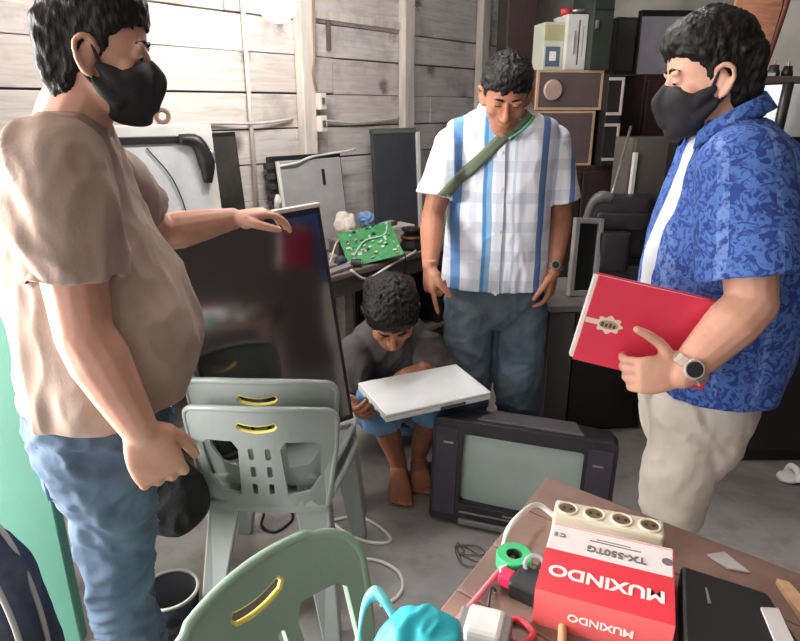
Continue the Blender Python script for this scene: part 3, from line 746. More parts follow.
# ================================================================== man in the plaid shirt (centre)
def man_centre():
    Y = 2.45; F = Vector((-.12, -1, 0)).normalized(); L = Zv.cross(F); base = Vector((.44, Y, 0))
    def R(v, u0, u1, fr, bk, dy=0, p=2.4):
        a, b = W(u0, v, Y + dy), W(u1, v, Y + dy); return ((a + b) / 2, L * ((b - a).length / 2), F * fr, -F * bk, p)
    shirt = [R(109, 478, 532, .07, .075, -.03), R(115, 464, 543, .08, .095, -.03), R(124, 447, 557, .092, .105, -.02), R(150, 444, 556, .118, .115), R(185, 447, 552, .128, .115), R(225, 446, 549, .132, .115), R(262, 443, 547, .135, .118), R(284, 441, 548, .135, .12)]
    h = shirt[-1]; tail = [(h[0], h[1] * .95, h[2] * .93, h[3] * .93, 2.2), (h[0] + Zv * .05, h[1] * .88, h[2] * .86, h[3] * .86, 2.2)]
    shR, elR, wrR = W(451, 146, 2.42), W(433, 215, 2.38), W(430, 266, 2.22)
    shL, elL, wrL = W(553, 143, 2.45), W(561, 215, 2.47), W(553, 272, 2.38)
    hipR, hipL = W(470, 300, 2.45), W(521, 300, 2.45)
    knR = hipR + Vector((-.005, -.05, -.40)); knL = hipL + Vector((-.0, -.06, -.40))
    anR = Vector((knR.x, 2.47, .09)); anL = Vector((knL.x + .02, 2.46, .09))
    hc = W(506, 95, 2.36); HM = headM(hc, Vector((-.10, -1, -.52)), Vector((.03, -.1, 1)), (1.0, .98, 1.0))
    b = MB(); b.loft([scaled(r, .88) for r in shirt], 28, 4)
    pel = (hipR + hipL) / 2
    b.loft([ringx(pel + Zv * .12, .16, .1, .1, L, F), ringx(pel, .165, .1, .11, L, F), ringx(pel - Zv * .08, .14, .08, .09, L, F)], 24, 3)
    b.merge(head_mb().transform(HM)); b.limb([W(505, 140, 2.44), W(505, 120, 2.42), hc + Vector((0, .03, -.04))], [.07, .06, .056])
    b.merge(arm_mb(shR, elR, wrR, 1.05)); b.merge(arm_mb(shL, elL, wrL, 1.05))
    dR = (Vector((0, -.12, -1)))
    b.merge(hand_mb(wrR, dR, Vector((.9, .35, 0)), Vector((.3, -.9, 0)), [(.15, .08, .05), (1.1, 1.3, .7), (1.2, 1.3, .7), (1.2, 1.3, .7)], thumb=(.2, .8), sc=1.05))
    b.merge(hand_mb(wrL, Vector((-.1, -.1, -1)), Vector((-.8, .4, 0)), Vector((-.4, -.9, 0)), [(.4, .5, .3), (.45, .6, .3), (.5, .6, .3), (.5, .6, .3)], thumb=(.3, .5), sc=1.05))
    b.merge(leg_mb(hipR, knR, anR, .72)); b.merge(leg_mb(hipL, knL, anL, .72)); b.merge(foot_mb(anR, F)); b.merge(foot_mb(anL, F))
    SK = skin_mat('warm_brown_skin', (190, 132, 104), (164, 108, 84))
    root = finish_body('person', 'person in white and blue plaid shirt standing behind the box television', b, SK, base)
    eyes(HM, root, -.8, closed=True); person_hair(HM, root, 2, tufts=200, tl=.024)
    s = MB(); s.loft(shirt, 34, 4, tail=tail); s.merge(sleeve_mb(shR, elR, .068, .086, .74)); s.merge(sleeve_mb(shL, elL, .068, .086, .78))
    so = cloth(s, 'plaid_shirt', PLAID, root, 'white short-sleeved shirt with blue plaid stripes', .0055, folds(.008, 8, (1, 1, .6), 5))
    cc = W(505, 113, 2.42)
    collar(frame(cc, L, F, Zv), .088, .085, .042, PLAID, so, gap=.035)
    pl = MB()
    ptsf = [r[0] + r[2] * 1.03 for r in shirt[2:]]
    for i in range(len(ptsf) - 1):
        a, c = ptsf[i], ptsf[i + 1]; pl.hexa([a - L * .014, a + L * .014, a + L * .014 + F * .004, a - L * .014 + F * .004], [c - L * .014, c + L * .014, c + L * .014 + F * .004, c - L * .014 + F * .004])
    build(pl, 'placket', PLAID, so)
    for i in range(1, len(ptsf)):
        a = ptsf[i] + F * .006; build(MB().cyl(a, a + F * .003, .006, n=12), 'button', WHP, so)
    j = MB(); j.loft([ringx(pel + Zv * .14, .178, .115, .11, L, F), ringx(pel + Zv * .03, .188, .12, .118, L, F), ringx(pel - Zv * .06, .18, .105, .115, L, F), ringx(pel - Zv * .1, .16, .085, .09, L, F)], 28, 4)
    j.merge(trouser_leg(hipR, knR, anR, (.106, .094, .09))); j.merge(trouser_leg(hipL, knL, anL, (.106, .094, .09)))
    cloth(j, 'jeans', JEANS2, root, 'loose slate-blue jeans', .006, folds(.010, 8, (1, 1, 1.2), 6))
    for a in (anR, anL): build(shoe_mb(a, F, 1.0), 'shoe', mat('dark_shoe', (44, 40, 42), .5), root, smooth=True)
    # sling strap: from his left shoulder across the chest to his right hip, and around the back
    import mathutils
    sv = bpy.data.objects[so.name]; me = so.data; bvh = mathutils.bvhtree.BVHTree.FromPolygons([ROOTM[so.name] @ v.co for v in me.vertices], [tuple(p.vertices) for p in me.polygons])
    rows = []
    path = [W(537, 112, 2.2), W(528, 121, 2.2), W(505, 143, 2.2), W(480, 168, 2.2), W(458, 188, 2.2), W(440, 206, 2.2)]
    side = (path[0] - path[-1]).normalized().cross(Vector((0, 1, 0))).normalized()
    P = catmull([V3(p) for p in path], 8)
    for p in P:
        row = []
        for k in (-1, -.33, .33, 1):
            q = Vector(p) + side * .021 * k; hit = bvh.ray_cast(Vector((q.x, 1.2, q.z)), Vector((0, 1, 0)))
            row.append(hit[0] if hit[0] is not None else Vector((q.x, 2.37, q.z)))
        rows.append(row)
    good = [r for r in rows if all(x is not None for x in r)]
    v = []; f = []
    for r in good:
        v += [V3(x + Vector((0, -.009, 0))) for x in r] + [V3(x + Vector((0, -.003, 0))) for x in r]
    for i in range(len(good) - 1):
        a, c = i * 8, (i + 1) * 8
        for k in range(3): f.append([a + k, a + k + 1, c + k + 1, c + k]); f.append([a + 4 + k, c + 4 + k, c + 5 + k, a + 5 + k])
        f.append([a, c, c + 4, a + 4]); f.append([a + 3, a + 7, c + 7, c + 3])
    sb_ = thing('sling_bag', 'olive green sling strap with its bag slung across the plaid shirt', 'sling bag', W(437, 214, 2.4))
    OLV = mat('olive_webbing', (104, 112, 92), .8, bump=.2, bscale=200)
    build(MB().add(v, f), 'strap', OLV, sb_, smooth=True)
    ad = MB(); c_ = Vector(good[len(good) // 3][1]) + Vector((0, -.012, 0)); ad.box(c_, (.045, .008, .03), Matrix.Rotation(math.radians(40), 3, 'Y')); build(ad, 'buckle', mat('olive_buckle', (84, 92, 74), .5), sb_, bevel=.003)
    bagc = W(452, 222, 2.64)
    build(MB().loft([(bagc - Zv * .1, L * .07, F * .03, -F * .03, 3), (bagc - Zv * .08, L * .09, F * .04, -F * .04, 3), (bagc + Zv * .06, L * .09, F * .04, -F * .04, 3), (bagc + Zv * .09, L * .07, F * .02, -F * .02, 3)], 20, 3), 'pouch', OLV, sb_, smooth=True)
    # green ear loop hanging at the collar
    gl = MB().tube([W(534, 116, 2.33), W(527, 126, 2.315), W(518, 133, 2.31), W(509, 139, 2.305)], .005, 8, 4); g = build(gl, 'face_mask', mat('green_cord', (96, 168, 124), .6), root, smooth=True); g['label'] = 'green mask pulled down under the chin'
    watch(wrL + (wrL - elL).normalized() * -.02, wrL - elL, mat('steel_band', (150, 146, 140), .35, metal=.6), SILV, 'dark steel wristwatch on the wrist of the person in plaid', .033)
man_centre()

# ================================================================== man in the batik shirt (right)
def man_right():
    Y = 1.31; F = Vector((-1, .06, 0)).normalized(); L = Zv.cross(F); base = Vector((.69, Y, 0))
    def R(v, u0, u1, lat, p=2.3): return px_ring(v, u1, u0, Y, lat, L, F, p=p)
    shirt = [R(119, 698, 762, .085), R(133, 694, 776, .125), R(152, 688, 788, .17), (R(180, 678, 796, .195)), R(210, 666, 800, .2), R(245, 653, 799, .2), R(285, 645, 792, .2), R(330, 641, 780, .198), R(374, 641, 764, .195)]
    h = shirt[-1]; tail = [(h[0], h[1] * .94, h[2] * .93, h[3] * .93, 2.2), (h[0] + Zv * .05, h[1] * .86, h[2] * .86, h[3] * .86, 2.2)]
    shL, elL, wrL = W(742, 172, 1.13), W(752, 304, 1.06), W(682, 373, 1.035)
    shR, elR, wrR = W(742, 165, 1.5), W(730, 290, 1.52), W(668, 335, 1.36)
    hipL, hipR = W(690, 412, 1.22), W(692, 408, 1.40)
    knL = W(668, 525, 1.21); knR = W(672, 515, 1.40); anL = Vector((knL.x + .0, knL.y + .04, .09)); anR = Vector((knR.x + .03, knR.y + .03, .09))
    hc = W(708, 77, 1.32); HM = headM(hc, Vector((-1, .14, -.16)), Vector((-.12, 0, 1)), (.86, .78, .88))
    b = MB(); b.loft([scaled(r, .87) for r in shirt], 28, 4)
    pel = (hipR + hipL) / 2
    b.loft([ringx(pel + Zv * .12, .14, .08, .08, L, F), ringx(pel, .14, .08, .08, L, F), ringx(pel - Zv * .08, .11, .05, .05, L, F)], 24, 3)
    b.merge(head_mb().transform(HM)); b.limb([W(732, 142, 1.32), W(729, 130, 1.32), W(720, 100, 1.32)], [.062, .053, .05])
    b.merge(arm_mb(shL, elL, wrL, 1.06)); b.merge(arm_mb(shR, elR, wrR, 1.0))
    b.merge(hand_mb(wrL, Vector((-.97, .06, -.10)), Vector((.15, 1, -.1)), Vector((-.2, 0, 1)), [(.6, .9, .5), (.7, 1.0, .6), (.8, 1.0, .6), (.9, 1.0, .6)], thumb=(.7, .0), sc=.86))
    b.merge(hand_mb(wrR, Vector((-.9, -.3, -.2)), Vector((-.1, -1, .1)), Vector((-.2, 0, 1)), RELAX, sc=.95))
    b.merge(leg_mb(hipL, knL, anL, .6)); b.merge(leg_mb(hipR, knR, anR, .6)); b.merge(foot_mb(anL, F)); b.merge(foot_mb(anR, F))
    SK = skin_mat('fair_skin', (226, 176, 152), (206, 152, 128))
    root = finish_body('person', 'person in blue batik shirt, cream trousers and black mask holding the red box', b, SK, base)
    eyes(HM, root)
    rows = [(a, b_, c + (.010 if a > .05 else 0), d_) for a, b_, c, d_ in HAIRR]
    person_hair(HM, root, 3, rows=rows, tufts=180, tl=.024); face_mask(HM, root)
    s = MB(); s.loft(shirt, 32, 4, tail=tail); s.merge(sleeve_mb(shL, elL, .082, .09, .80)); s.merge(sleeve_mb(shR, elR, .078, .085, .7))
    so = cloth(s, 'batik_shirt', BATIK, root, 'blue patterned batik shirt worn open', .0055, folds(.007, 7, (1, 1, .6), 8))
    cc = W(725, 123, 1.31); collar(frame(cc, L, (F * .96 - Zv * .25).normalized(), (Zv * .96 + F * .25).normalized()), .068, .072, .04, BATIK, so, gap=.05)
    # white undershirt showing at the open front
    u = MB(); u.loft([(r[0] + r[2] * .30, r[1] * .34, r[2] * .77, r[3] * .3, 2.2) for r in shirt[1:8]], 24, 4)
    cloth(u, 'undershirt', mat('white_jersey', (228, 234, 240), .85), root, 'white undershirt showing along the open front', .006, folds(.005, 9, (1, 1, .6), 9))
    j = MB(); j.loft([ringx(pel + Zv * .12, .175, .112, .11, L, F), ringx(pel + Zv * .03, .175, .108, .112, L, F), ringx(pel - Zv * .05, .165, .095, .095, L, F), ringx(pel - Zv * .1, .14, .075, .075, L, F)], 28, 4)
    j.merge(trouser_leg(hipL, knL, anL, (.082, .055, .05))); j.merge(trouser_leg(hipR, knR, anR, (.082, .055, .05)))
    cloth(j, 'trousers', CHINO, root, 'cream cotton trousers', .0055, folds(.008, 9, (1, 1, 1.3), 10))
    for a in (anL, anR): build(shoe_mb(a, F, 1.0), 'shoe', mat('dark_shoe', (44, 40, 42), .5), root, smooth=True)
    watch(wrL + (wrL - elL).normalized() * -.012, wrL - elL, mat('silver_links', (196, 184, 172), .3, metal=.7), mat('polished_case', (214, 206, 196), .25, metal=.6), 'silver wristwatch on the wrist of the person holding the red box', .034)
man_right()

# ================================================================== squatting man
def man_squat():
    F = Vector((.04, -1, 0)).normalized(); L = Zv.cross(F); base = Vector((-.02, 2.42, 0))
    C = lambda x, y, z_: Vector((x, y, z_))
    hipR, hipL = C(-.11, 2.47, .20), C(.07, 2.49, .20)
    knR, knL = C(-.085, 2.13, .40), C(.135, 2.17, .41)
    anR, anL = C(-.005, 2.21, .08), C(.075, 2.28, .08)
    sp = [(C(-.02, 2.50, .16), .165, .12, .13), (C(-.02, 2.50, .28), .17, .13, .12), (C(-.025, 2.46, .40), .172, .125, .12), (C(-.03, 2.41, .51), .178, .115, .12), (C(-.03, 2.37, .585), .15, .095, .105), (C(-.028, 2.34, .625), .085, .07, .075)]
    up = [Vector((0, -.1, 1)), Vector((0, -.2, 1)), Vector((0, -.35, 1)), Vector((0, -.4, 1)), Vector((0, -.5, 1)), Vector((0, -.6, 1))]
    shirt = []
    for (c, w_, f_, b_), q in zip(sp, up):
        fr = (F - q.normalized() * F.dot(q.normalized())).normalized(); shirt.append((c, L * w_, fr * f_, -fr * b_, 2.3))
    shirt = shirt[::-1]
    shR, shL = W(357, 352, 2.34), W(427, 348, 2.36)
    elR, wrR = W(346, 404, 2.24), W(352, 404, 2.10)
    elL, wrL = W(450, 388, 2.27), W(424, 368, 2.23)
    hc = W(391, 313, 2.21); HM = headM(hc, Vector((.12, -1, -1.1)), Vector((0, -.5, 1)), (1.10, 1.08, 1.08))
    b = MB(); b.loft([scaled(r, .88) for r in shirt], 28, 4)
    b.merge(head_mb().transform(HM)); b.limb([C(-.028, 2.37, .59), hc + Vector((0, .06, -.05))], [.065, .058])
    b.merge(arm_mb(shR, elR, wrR, 1.0)); b.merge(arm_mb(shL, elL, wrL, 1.0))
    b.merge(hand_mb(wrR, Vector((.35, -1, .02)), Vector((.7, 0, .6)), Vector((.2, .1, 1)), [(.5, .7, .4)] * 4, thumb=(.6, .2), sc=.95))
    b.merge(hand_mb(wrL, Vector((-.85, -.5, -.10)), Vector((0, .0, -1)), Vector((-.2, -1, 0)), [(.25, .3, .2)] * 4, thumb=(.4, .2), sc=.95))
    b.merge(leg_mb(hipR, knR, anR, 1.0)); b.merge(leg_mb(hipL, knL, anL, 1.0)); b.merge(foot_mb(anR, Vector((.05, -1, 0)))); b.merge(foot_mb(anL, Vector((.1, -1, 0)), .95))
    SK = skin_mat('deep_tan_skin', (176, 120, 92), (150, 98, 76))
    root = finish_body('person', 'person squatting barefoot in dark t-shirt with a white laptop on the knees', b, SK, base)
    eyes(HM, root, closed=True); person_hair(HM, root, 4, tufts=220, tl=.03, rows=[(a, b_ + .006, c + .004, d_ - .004) for a, b_, c, d_ in HAIRR])
    s = MB(); s.loft(shirt, 30, 4); s.merge(sleeve_mb(shR, elR, .078, .08, .8)); s.merge(sleeve_mb(shL, elL, .078, .08, .8))
    cloth(s, 't_shirt', knit('charcoal_jersey', (84, 80, 80), (66, 62, 62)), root, 'charcoal grey t-shirt', .006, folds(.008, 8, (1, 1, 1), 11))
    j = MB(); j.loft([(C(-.02, 2.52, .09), L * .14, F * .1, -F * .1, 2.3), (C(-.02, 2.52, .14), L * .18, F * .13, -F * .13, 2.3), (C(-.02, 2.5, .24), L * .182, F * .14, -F * .13, 2.3), (C(-.02, 2.49, .29), L * .178, F * .13, -F * .125, 2.3)], 26, 3)
    for h, k, a in ((hipR, knR, anR), (hipL, knL, anL)):
        j.limb([h, h.lerp(k, .5), k], [.1, .095, .082], 20); d = (a - k); j.limb([k, k + d * .18], [.082, .078], 20)
        q = k + d * .2; x = d.normalized().cross(F).normalized(); y = d.normalized().cross(x)
        j.loft([(k, x * .075, y * .075, -y * .075, 2), (q, x * .084, y * .084, -y * .084, 2), (q + d * .1, x * .085, y * .085, -y * .085, 2)], 20, 3, tail=[(q + d * .1, x * .072, y * .072, -y * .072, 2), (q, x * .066, y * .066, -y * .066, 2)])
    cloth(j, 'jeans', JEANS3, root, 'light blue jeans rolled up at the knee', .006, folds(.009, 10, (1, 1, 1), 12))
man_squat()
# ------------------------------------------------------------------ upright black panel held by the man on the left
pb = W(245, 217, 1.735)                        # middle of its top edge
pn = Vector((.492, -.865, .105)).normalized(); h0 = Zv.cross(pn).normalized(); u0 = pn.cross(h0).normalized(); al = math.radians(5)
PX = h0 * math.cos(al) + u0 * math.sin(al); PZ = u0 * math.cos(al) - h0 * math.sin(al); PY = -pn
PM = frame(pb - PZ * .69, PX, PY, PZ)
t = thing('flat_television', 'glossy black flat television standing on its short side, held upright on the chairs', 'television', PM)
def glossy(name, c, r):
    q = NT(name); q.base(lin(c), r, spec=.6); return q.m
SCRM = glossy('glossy_black_screen', (9, 8, 12), .14)
SB_ = SCRM.node_tree.nodes['Principled BSDF']; SB_.inputs['Coat Weight'].default_value = 1; SB_.inputs['Coat IOR'].default_value = 2.1; SB_.inputs['Coat Roughness'].default_value = .09
build(lbox(PM, (-.225, 0, 0), (.225, .035, .69)), 'housing', mat('black_housing', (34, 33, 36), .4), t, bevel=.006)
build(lbox(PM, (-.205, -.004, .02), (.210, .004, .665)), 'screen', SCRM, t)
build(lbox(PM, (-.226, -.006, .682), (.226, .037, .694)), 'top_trim', mat('pale_trim', (200, 192, 184), .35), t, bevel=.002)
build(lbox(PM, (-.2275, -.005, .0), (-.213, .03, .682)), 'side_trim', mat('smoked_trim', (92, 90, 96), .35), t, bevel=.002)

# ------------------------------------------------------------------ plastic chairs
def chair(M, label, c_mat, rim, group='plastic chairs with yellow-rimmed handles', D=.36, lean_k=.117, cr=.035):
    t = thing('plastic_chair', label, 'chair', M, group)
    hw = .195
    def bend(x, y, z):
        lean = -lean_k * max(0, z - .42)
        return (x, y + lean + 1.1 * x * x * (1 if z > .42 else .6), z)
    out = [(-.155, .40), (-.165, .42), (-.19, .60), (-.197, .735 - cr)] + [(-.197 + cr * (1 - math.cos(a)), .735 - cr + cr * math.sin(a)) for a in (.15, .3, .45, .6, .75, .9, 1.05, 1.2, 1.35, 1.5)]
    out += [(x, .738 + .012 * (1 - (x / .16) ** 2)) for x in (-.115, -.10, -.085, -.07, -.055, -.035, -.018, 0)]
    out = out + [(-x, z) for x, z in out[::-1][1:]]
    holes = []
    def smile(w, h, zc, bow, n=14):
        top = [(-w + 2 * w * i / n, zc + h + bow * ((-w + 2 * w * i / n) / w) ** 2) for i in range(n + 1)]
        bot = [(w - 2 * w * i / n, zc - h + bow * ((w - 2 * w * i / n) / w) ** 2) for i in range(n + 1)]
        return top + [(w + h * .7, zc + bow)] + bot + [(-w - h * .7, zc + bow)]
    hz = smile(.046, .0125, .688, .009); holes.append(hz)
    for x in (-.022, .022):
        for z in (.605, .545, .485): holes.append(rrect(x - .007, x + .007, z - .019, z + .019, .005, 2))
    for s in (-1, 1):
        op = [(.055, .62), (.07, .645), (.14, .64), (.155, .625), (.15, .52), (.12, .47), (.062, .46)]
        holes.append([(s * x, z) for x, z in (op if s < 0 else op)])
    me = curve2d(out, holes, .012, 'back', cut=[i * .02 for i in range(-9, 10)], bend=bend); me.transform(M)
    bk = put('backrest', me, c_mat, t, bevel=.003)
    loop = [Vector(bend(x, 0, z)) for x, z in hz + hz[:1]]
    build(MB().tube([M @ p for p in loop], .0058, 8, 1, cap=False), 'handle_rim', rim, bk, smooth=True)
    rim_top = [Vector(bend(x, 0, z)) for x, z in out[1:-1]]
    build(MB().tube([M @ p for p in rim_top], .009, 8, 1), 'edge_lip', c_mat, bk, smooth=True)
    # seat, slightly dished, with a skirt
    nx, ny = 10, 8; top = []
    for j in range(ny + 1):
        for i in range(nx + 1):
            u, v_ = i / nx * 2 - 1, j / ny; w = .165 + .03 * v_
            x = u * w; y = .02 + v_ * D + (1.1 * x * x * (1 - v_)); z = .43 - .012 * (1 - u * u) * math.sin(math.pi * v_) + .006 * v_
            top.append((x, y, z))
    bot = [(x, y, z - .012) for x, y, z in top]; n = len(top); f = []
    idx = lambda i, j: j * (nx + 1) + i
    for j in range(ny):
        for i in range(nx):
            f.append([idx(i, j), idx(i + 1, j), idx(i + 1, j + 1), idx(i, j + 1)]); f.append([n + idx(i, j), n + idx(i, j + 1), n + idx(i + 1, j + 1), n + idx(i + 1, j)])
    for i in range(nx):
        for j in (0, ny): f.append([idx(i, j), idx(i + 1, j), n + idx(i + 1, j), n + idx(i, j)])
    for j in range(ny):
        for i in (0, nx): f.append([idx(i, j), idx(i, j + 1), n + idx(i, j + 1), n + idx(i, j)])
    st = build(MB().add(xf(np.array(top + bot), M), f), 'seat', c_mat, t, smooth=False)
    build(MB().tube([M @ Vector(p) for p in ((-.165, .05, .425), (-.19, .02 + D * .6, .425), (-.18, .015 + D, .425), (0, .03 + D, .425), (.18, .015 + D, .425), (.19, .02 + D * .6, .425), (.165, .05, .425))], .012, 8, 5), 'seat_lip', c_mat, st, smooth=True)
    for s in (-1, 1):
        for yb, yt, nm in ((-.07, .01, 'leg'), (D + .03, D + .0, 'leg')):
            m_ = MB(); q = lambda x, y, z: M @ Vector((s * x, y, z))
            a, b_ = (.072, .165) if yb < 0 else (.11, .19)
            m_.hexa([q(b_ - .015, yb - .008, 0), q(b_ + .035, yb - .008, 0), q(b_ + .035, yb + .03, 0), q(b_ - .015, yb + .03, 0)],
                    [q(a, yt - .004, .428), q(b_, yt + .016, .428), q(b_ - .002, yt + .05, .428), q(a, yt + .012, .428)])
            build(m_, nm, c_mat, t, bevel=.005)
    return t
CH1 = mat('grey_green_plastic', (148, 154, 150), .38, var=.06, scale=4)
CH2 = mat('sage_green_plastic', (138, 164, 144), .38, var=.07, scale=4)
RIM = mat('yellow_handle_rim', (226, 208, 108), .45)
cb = W(257, 412, 1.46); 
SZ = Matrix.Diagonal((1.03, 1, .955, 1))
chair(yawM((cb.x, 1.48, 0), -3) @ SZ, 'grey plastic chair, lower of the stacked pair, with slotted backrest', CH1, RIM)
chair(yawM((cb.x - .004, 1.53, .055), -3) @ SZ, 'grey plastic chair, upper of the stacked pair, its back behind the other', CH1, RIM)
cy = Vector((.82, -.57, 0)).normalized(); cx = cy.cross(Zv)
chair(frame(Vector((-.165, .775, 0)), cx, cy, Zv) @ Matrix.Diagonal((1.08, 1, .985, 1)), 'sage green plastic chair at the bottom edge nearest the camera', CH2, RIM, D=.24, lean_k=.32, cr=.075)
BAGM = mat('black_cloth', (24, 23, 27), .85, bump=.2, bscale=90)
bc = W(168, 494, 1.43)
o = thing('cloth_bag', 'black cloth bag hanging between the jeans and the stacked grey chairs', 'bag', bc)
bag = MB().loft([(bc + Vector((0, 0, .09)), Vector((.05, 0, 0)), Vector((0, .03, 0)), Vector((0, -.03, 0)), 2.6), (bc + Vector((.0, 0, .05)), Vector((.095, 0, 0)), Vector((0, .04, 0)), Vector((0, -.04, 0)), 2.6), (bc - Vector((.0, 0, .05)), Vector((.1, 0, 0)), Vector((0, .045, 0)), Vector((0, -.045, 0)), 2.6), (bc - Vector((0.01, 0, .12)), Vector((.05, 0, 0)), Vector((0, .03, 0)), Vector((0, -.03, 0)), 2.6)], 26, 5)
me = remesh(bag, .006, 2); displace(me, folds(.01, 9, (1, 1, .7), 3)); put('sack', me, BAGM, o, smooth=True)
build(MB().tube([bc + Vector((.0, 0.01, .08)), bc + Vector((.04, .04, .12)), Vector((cb.x - .19, 1.505, .60)), Vector((cb.x - .185, 1.53, .64))], .007, 8, 5), 'handle', BAGM, o, smooth=True)
# low pail
pc = Vector((W(166, 612, 1.42).x, 1.46, 0))
o = thing('pail', 'low pale pail with a dark inside on the floor by the jeans', 'pail', pc)
build(MB().lathe([(.001, .004), (.065, .004), (.078, .13), (.082, .13), (.069, 0), (.001, 0)], pc, 36), 'bowl', mat('dark_pail_inside', (44, 46, 58), .5), o, smooth=True)
build(MB().torus(pc + Zv * .131, .080, .005, None, 40, 8), 'rim', mat('pale_pail_rim', (196, 198, 190), .5), o, smooth=True)

# ------------------------------------------------------------------ teal board and denim bag, far left
TEAL = mat('teal_paint', (78, 134, 116), .5, var=.1, scale=2.5, bump=.05)
x1 = W(66, 560, 1.40).x; TM = yawM((x1 - .40, 1.41, 0), -2)
o = thing('painted_board', 'tall teal green painted board standing at the left edge', 'board', TM)
build(lbox(TM, (-.40, 0, 0), (.40, .035, 1.12)), 'board', TEAL, o, bevel=.006)
build(lbox(TM, (-.40, .036, .05), (-.34, .07, 1.0)), 'batten', TEAL, o, bevel=.004); build(lbox(TM, (.30, .036, .05), (.36, .07, 1.0)), 'batten', TEAL, o, bevel=.004)
c = Vector((-.925, 1.12, 0))
o = thing('denim_bag', 'rounded dark denim bag with pale piping at the bottom left corner', 'bag', c)
g = MB().loft([(c + Zv * .005, Vector((.10, 0, 0)), Vector((0, .08, 0)), Vector((0, -.08, 0)), 2.6), (c + Zv * .05, Vector((.125, 0, 0)), Vector((0, .1, 0)), Vector((0, -.1, 0)), 2.6), (c + Zv * .3, Vector((.13, 0, 0)), Vector((0, .105, 0)), Vector((0, -.105, 0)), 2.6), (c + Zv * .50, Vector((.105, 0, 0)), Vector((0, .08, 0)), Vector((0, -.08, 0)), 2.4), (c + Zv * .61, Vector((.04, 0, 0)), Vector((0, .03, 0)), Vector((0, -.03, 0)), 2.2)], 30, 5)
me = remesh(g, .007, 2); displace(me, folds(.01, 8, (1, 1, .6), 4)); put('body', me, denim('dusty_dark_denim', (62, 68, 84), (48, 44, 52), (104, 98, 100)), o, smooth=True)
for dy in (-.062, .02):
    build(MB().tube([c + Vector(p) for p in ((.11, dy - .03, .05), (.128, dy - .03, .3), (.108, dy - .02, .48), (.045, dy, .605), (-.05, dy, .6))], .006, 8, 5), 'piping', mat('pale_piping', (160, 150, 146), .6), o, smooth=True)

# ------------------------------------------------------------------ box television on the floor
FL, FR = Vector((.105, 1.955, 0)), Vector((.70, 1.775, 0)); tx = (FR - FL).normalized(); ty = Zv.cross(tx)   # ty: away from the viewer
CM = frame((FL + FR) / 2, tx, ty, Zv) @ Matrix.Rotation(math.radians(1.0), 4, 'Y') @ Matrix.Rotation(math.radians(-4), 4, 'X')
CM = Matrix.Translation((0, 0, .012)) @ CM
hw = (FR - FL).length / 2
t = thing('box_television', 'big black box television with greenish screen, its pale reflection painted in, standing on the floor', 'television', frame((FL + FR) / 2, tx, ty, Zv))
TVB = mat('dusty_black_casing', (40, 37, 42), .42, var=.25, scale=14)
H = .40
q = lambda x, y, z: CM @ Vector((x, y, z))
fr_ = curve2d(rrect(-hw, hw, 0, H, .02), [rrect(-.205, .205, .075, .35, .012)], .07, 'bz', bend=lambda x, y, z: (x, y + .035, z)); fr_.transform(CM); put('bezel', fr_, TVB, t, bevel=.005)
bd = MB()
for (y0, w0, z0, z1), (y1, w1, a1, b1) in zip([(.07, hw - .008, .004, H - .004), (.13, hw - .02, .01, H - .012), (.28, .19, .03, .33)], [(.13, hw - .02, .01, H - .012), (.28, .19, .03, .33), (.36, .13, .06, .27)]):
    bd.hexa([q(-w0, y0, z0), q(w0, y0, z0), q(w1, y1, a1), q(-w1, y1, a1)], [q(-w0, y0, z1), q(w0, y0, z1), q(w1, y1, b1), q(-w1, y1, b1)])
build(bd, 'casing', TVB, t, bevel=.004)
# bulging picture tube, reflected light put into its pale glass colour
n = 14; v = []; f = []
for j in range(n + 1):
    for i in range(n + 1):
        u, w = i / n * 2 - 1, j / n * 2 - 1; v.append(q(u * .207, .022 + .022 * (u * u + w * w) * .5, .2125 + w * .14))
for j in range(n):
    for i in range(n): a = j * (n + 1) + i; f.append([a, a + 1, a + n + 2, a + n + 1])
def scr():
    s_ = NT('reflection_pale_picture_tube'); s_.base(s_.ramp(s_.noise(s_.co(), 3, 3), [(.3, lin((160, 176, 168))), (.7, lin((184, 198, 190)))]), .22, spec=.6); return s_.m
build(MB().add([V3(p) for p in v], f), 'screen', scr(), t, smooth=True)
for s in (-1, 1):
    g_ = build(MB().hexa([q(s * .218, -.004, .03), q(s * (hw - .012), -.004, .03), q(s * (hw - .012), .004, .03), q(s * .218, .004, .03)], [q(s * .218, -.004, .37), q(s * (hw - .012), -.004, .37), q(s * (hw - .012), .004, .37), q(s * .218, .004, .37)]), 'speaker_grille', mat('violet_grey_grille', (62, 56, 66), .5, bump=.4, bscale=400), t, bevel=.002)
    zc = .31
    build(MB().hexa([q(s * .235, -.007, zc), q(s * .27, -.007, zc), q(s * .27, -.003, zc), q(s * .235, -.003, zc)], [q(s * .235, -.007, zc + .007), q(s * .27, -.007, zc + .007), q(s * .27, -.003, zc + .007), q(s * .235, -.003, zc + .007)]), 'badge', SILV, g_)
build(MB().hexa([q(-.2, -.004, .044), q(.2, -.004, .044), q(.2, .0, .044), q(-.2, .0, .044)], [q(-.2, -.004, .05), q(.2, -.004, .05), q(.2, 0, .05), q(-.2, 0, .05)]), 'chrome_strip', SILV, t)
build(MB().hexa([q(-.2, -.012, -.0), q(.2, -.012, .0), q(.2, .02, .0), q(-.2, .02, .0)], [q(-.2, -.012, .02), q(.2, -.012, .02), q(.2, .02, .02), q(-.2, .02, .02)]), 'foot', mat('grey_foot', (120, 116, 118), .4), t, bevel=.004)
build(MB().hexa([q(-.045, -.005, .057), q(-.005, -.005, .057), q(-.005, 0, .057), q(-.045, 0, .057)], [q(-.045, -.005, .064), q(-.005, -.005, .064), q(-.005, 0, .064), q(-.045, 0, .064)]), 'nameplate', SILV, t)
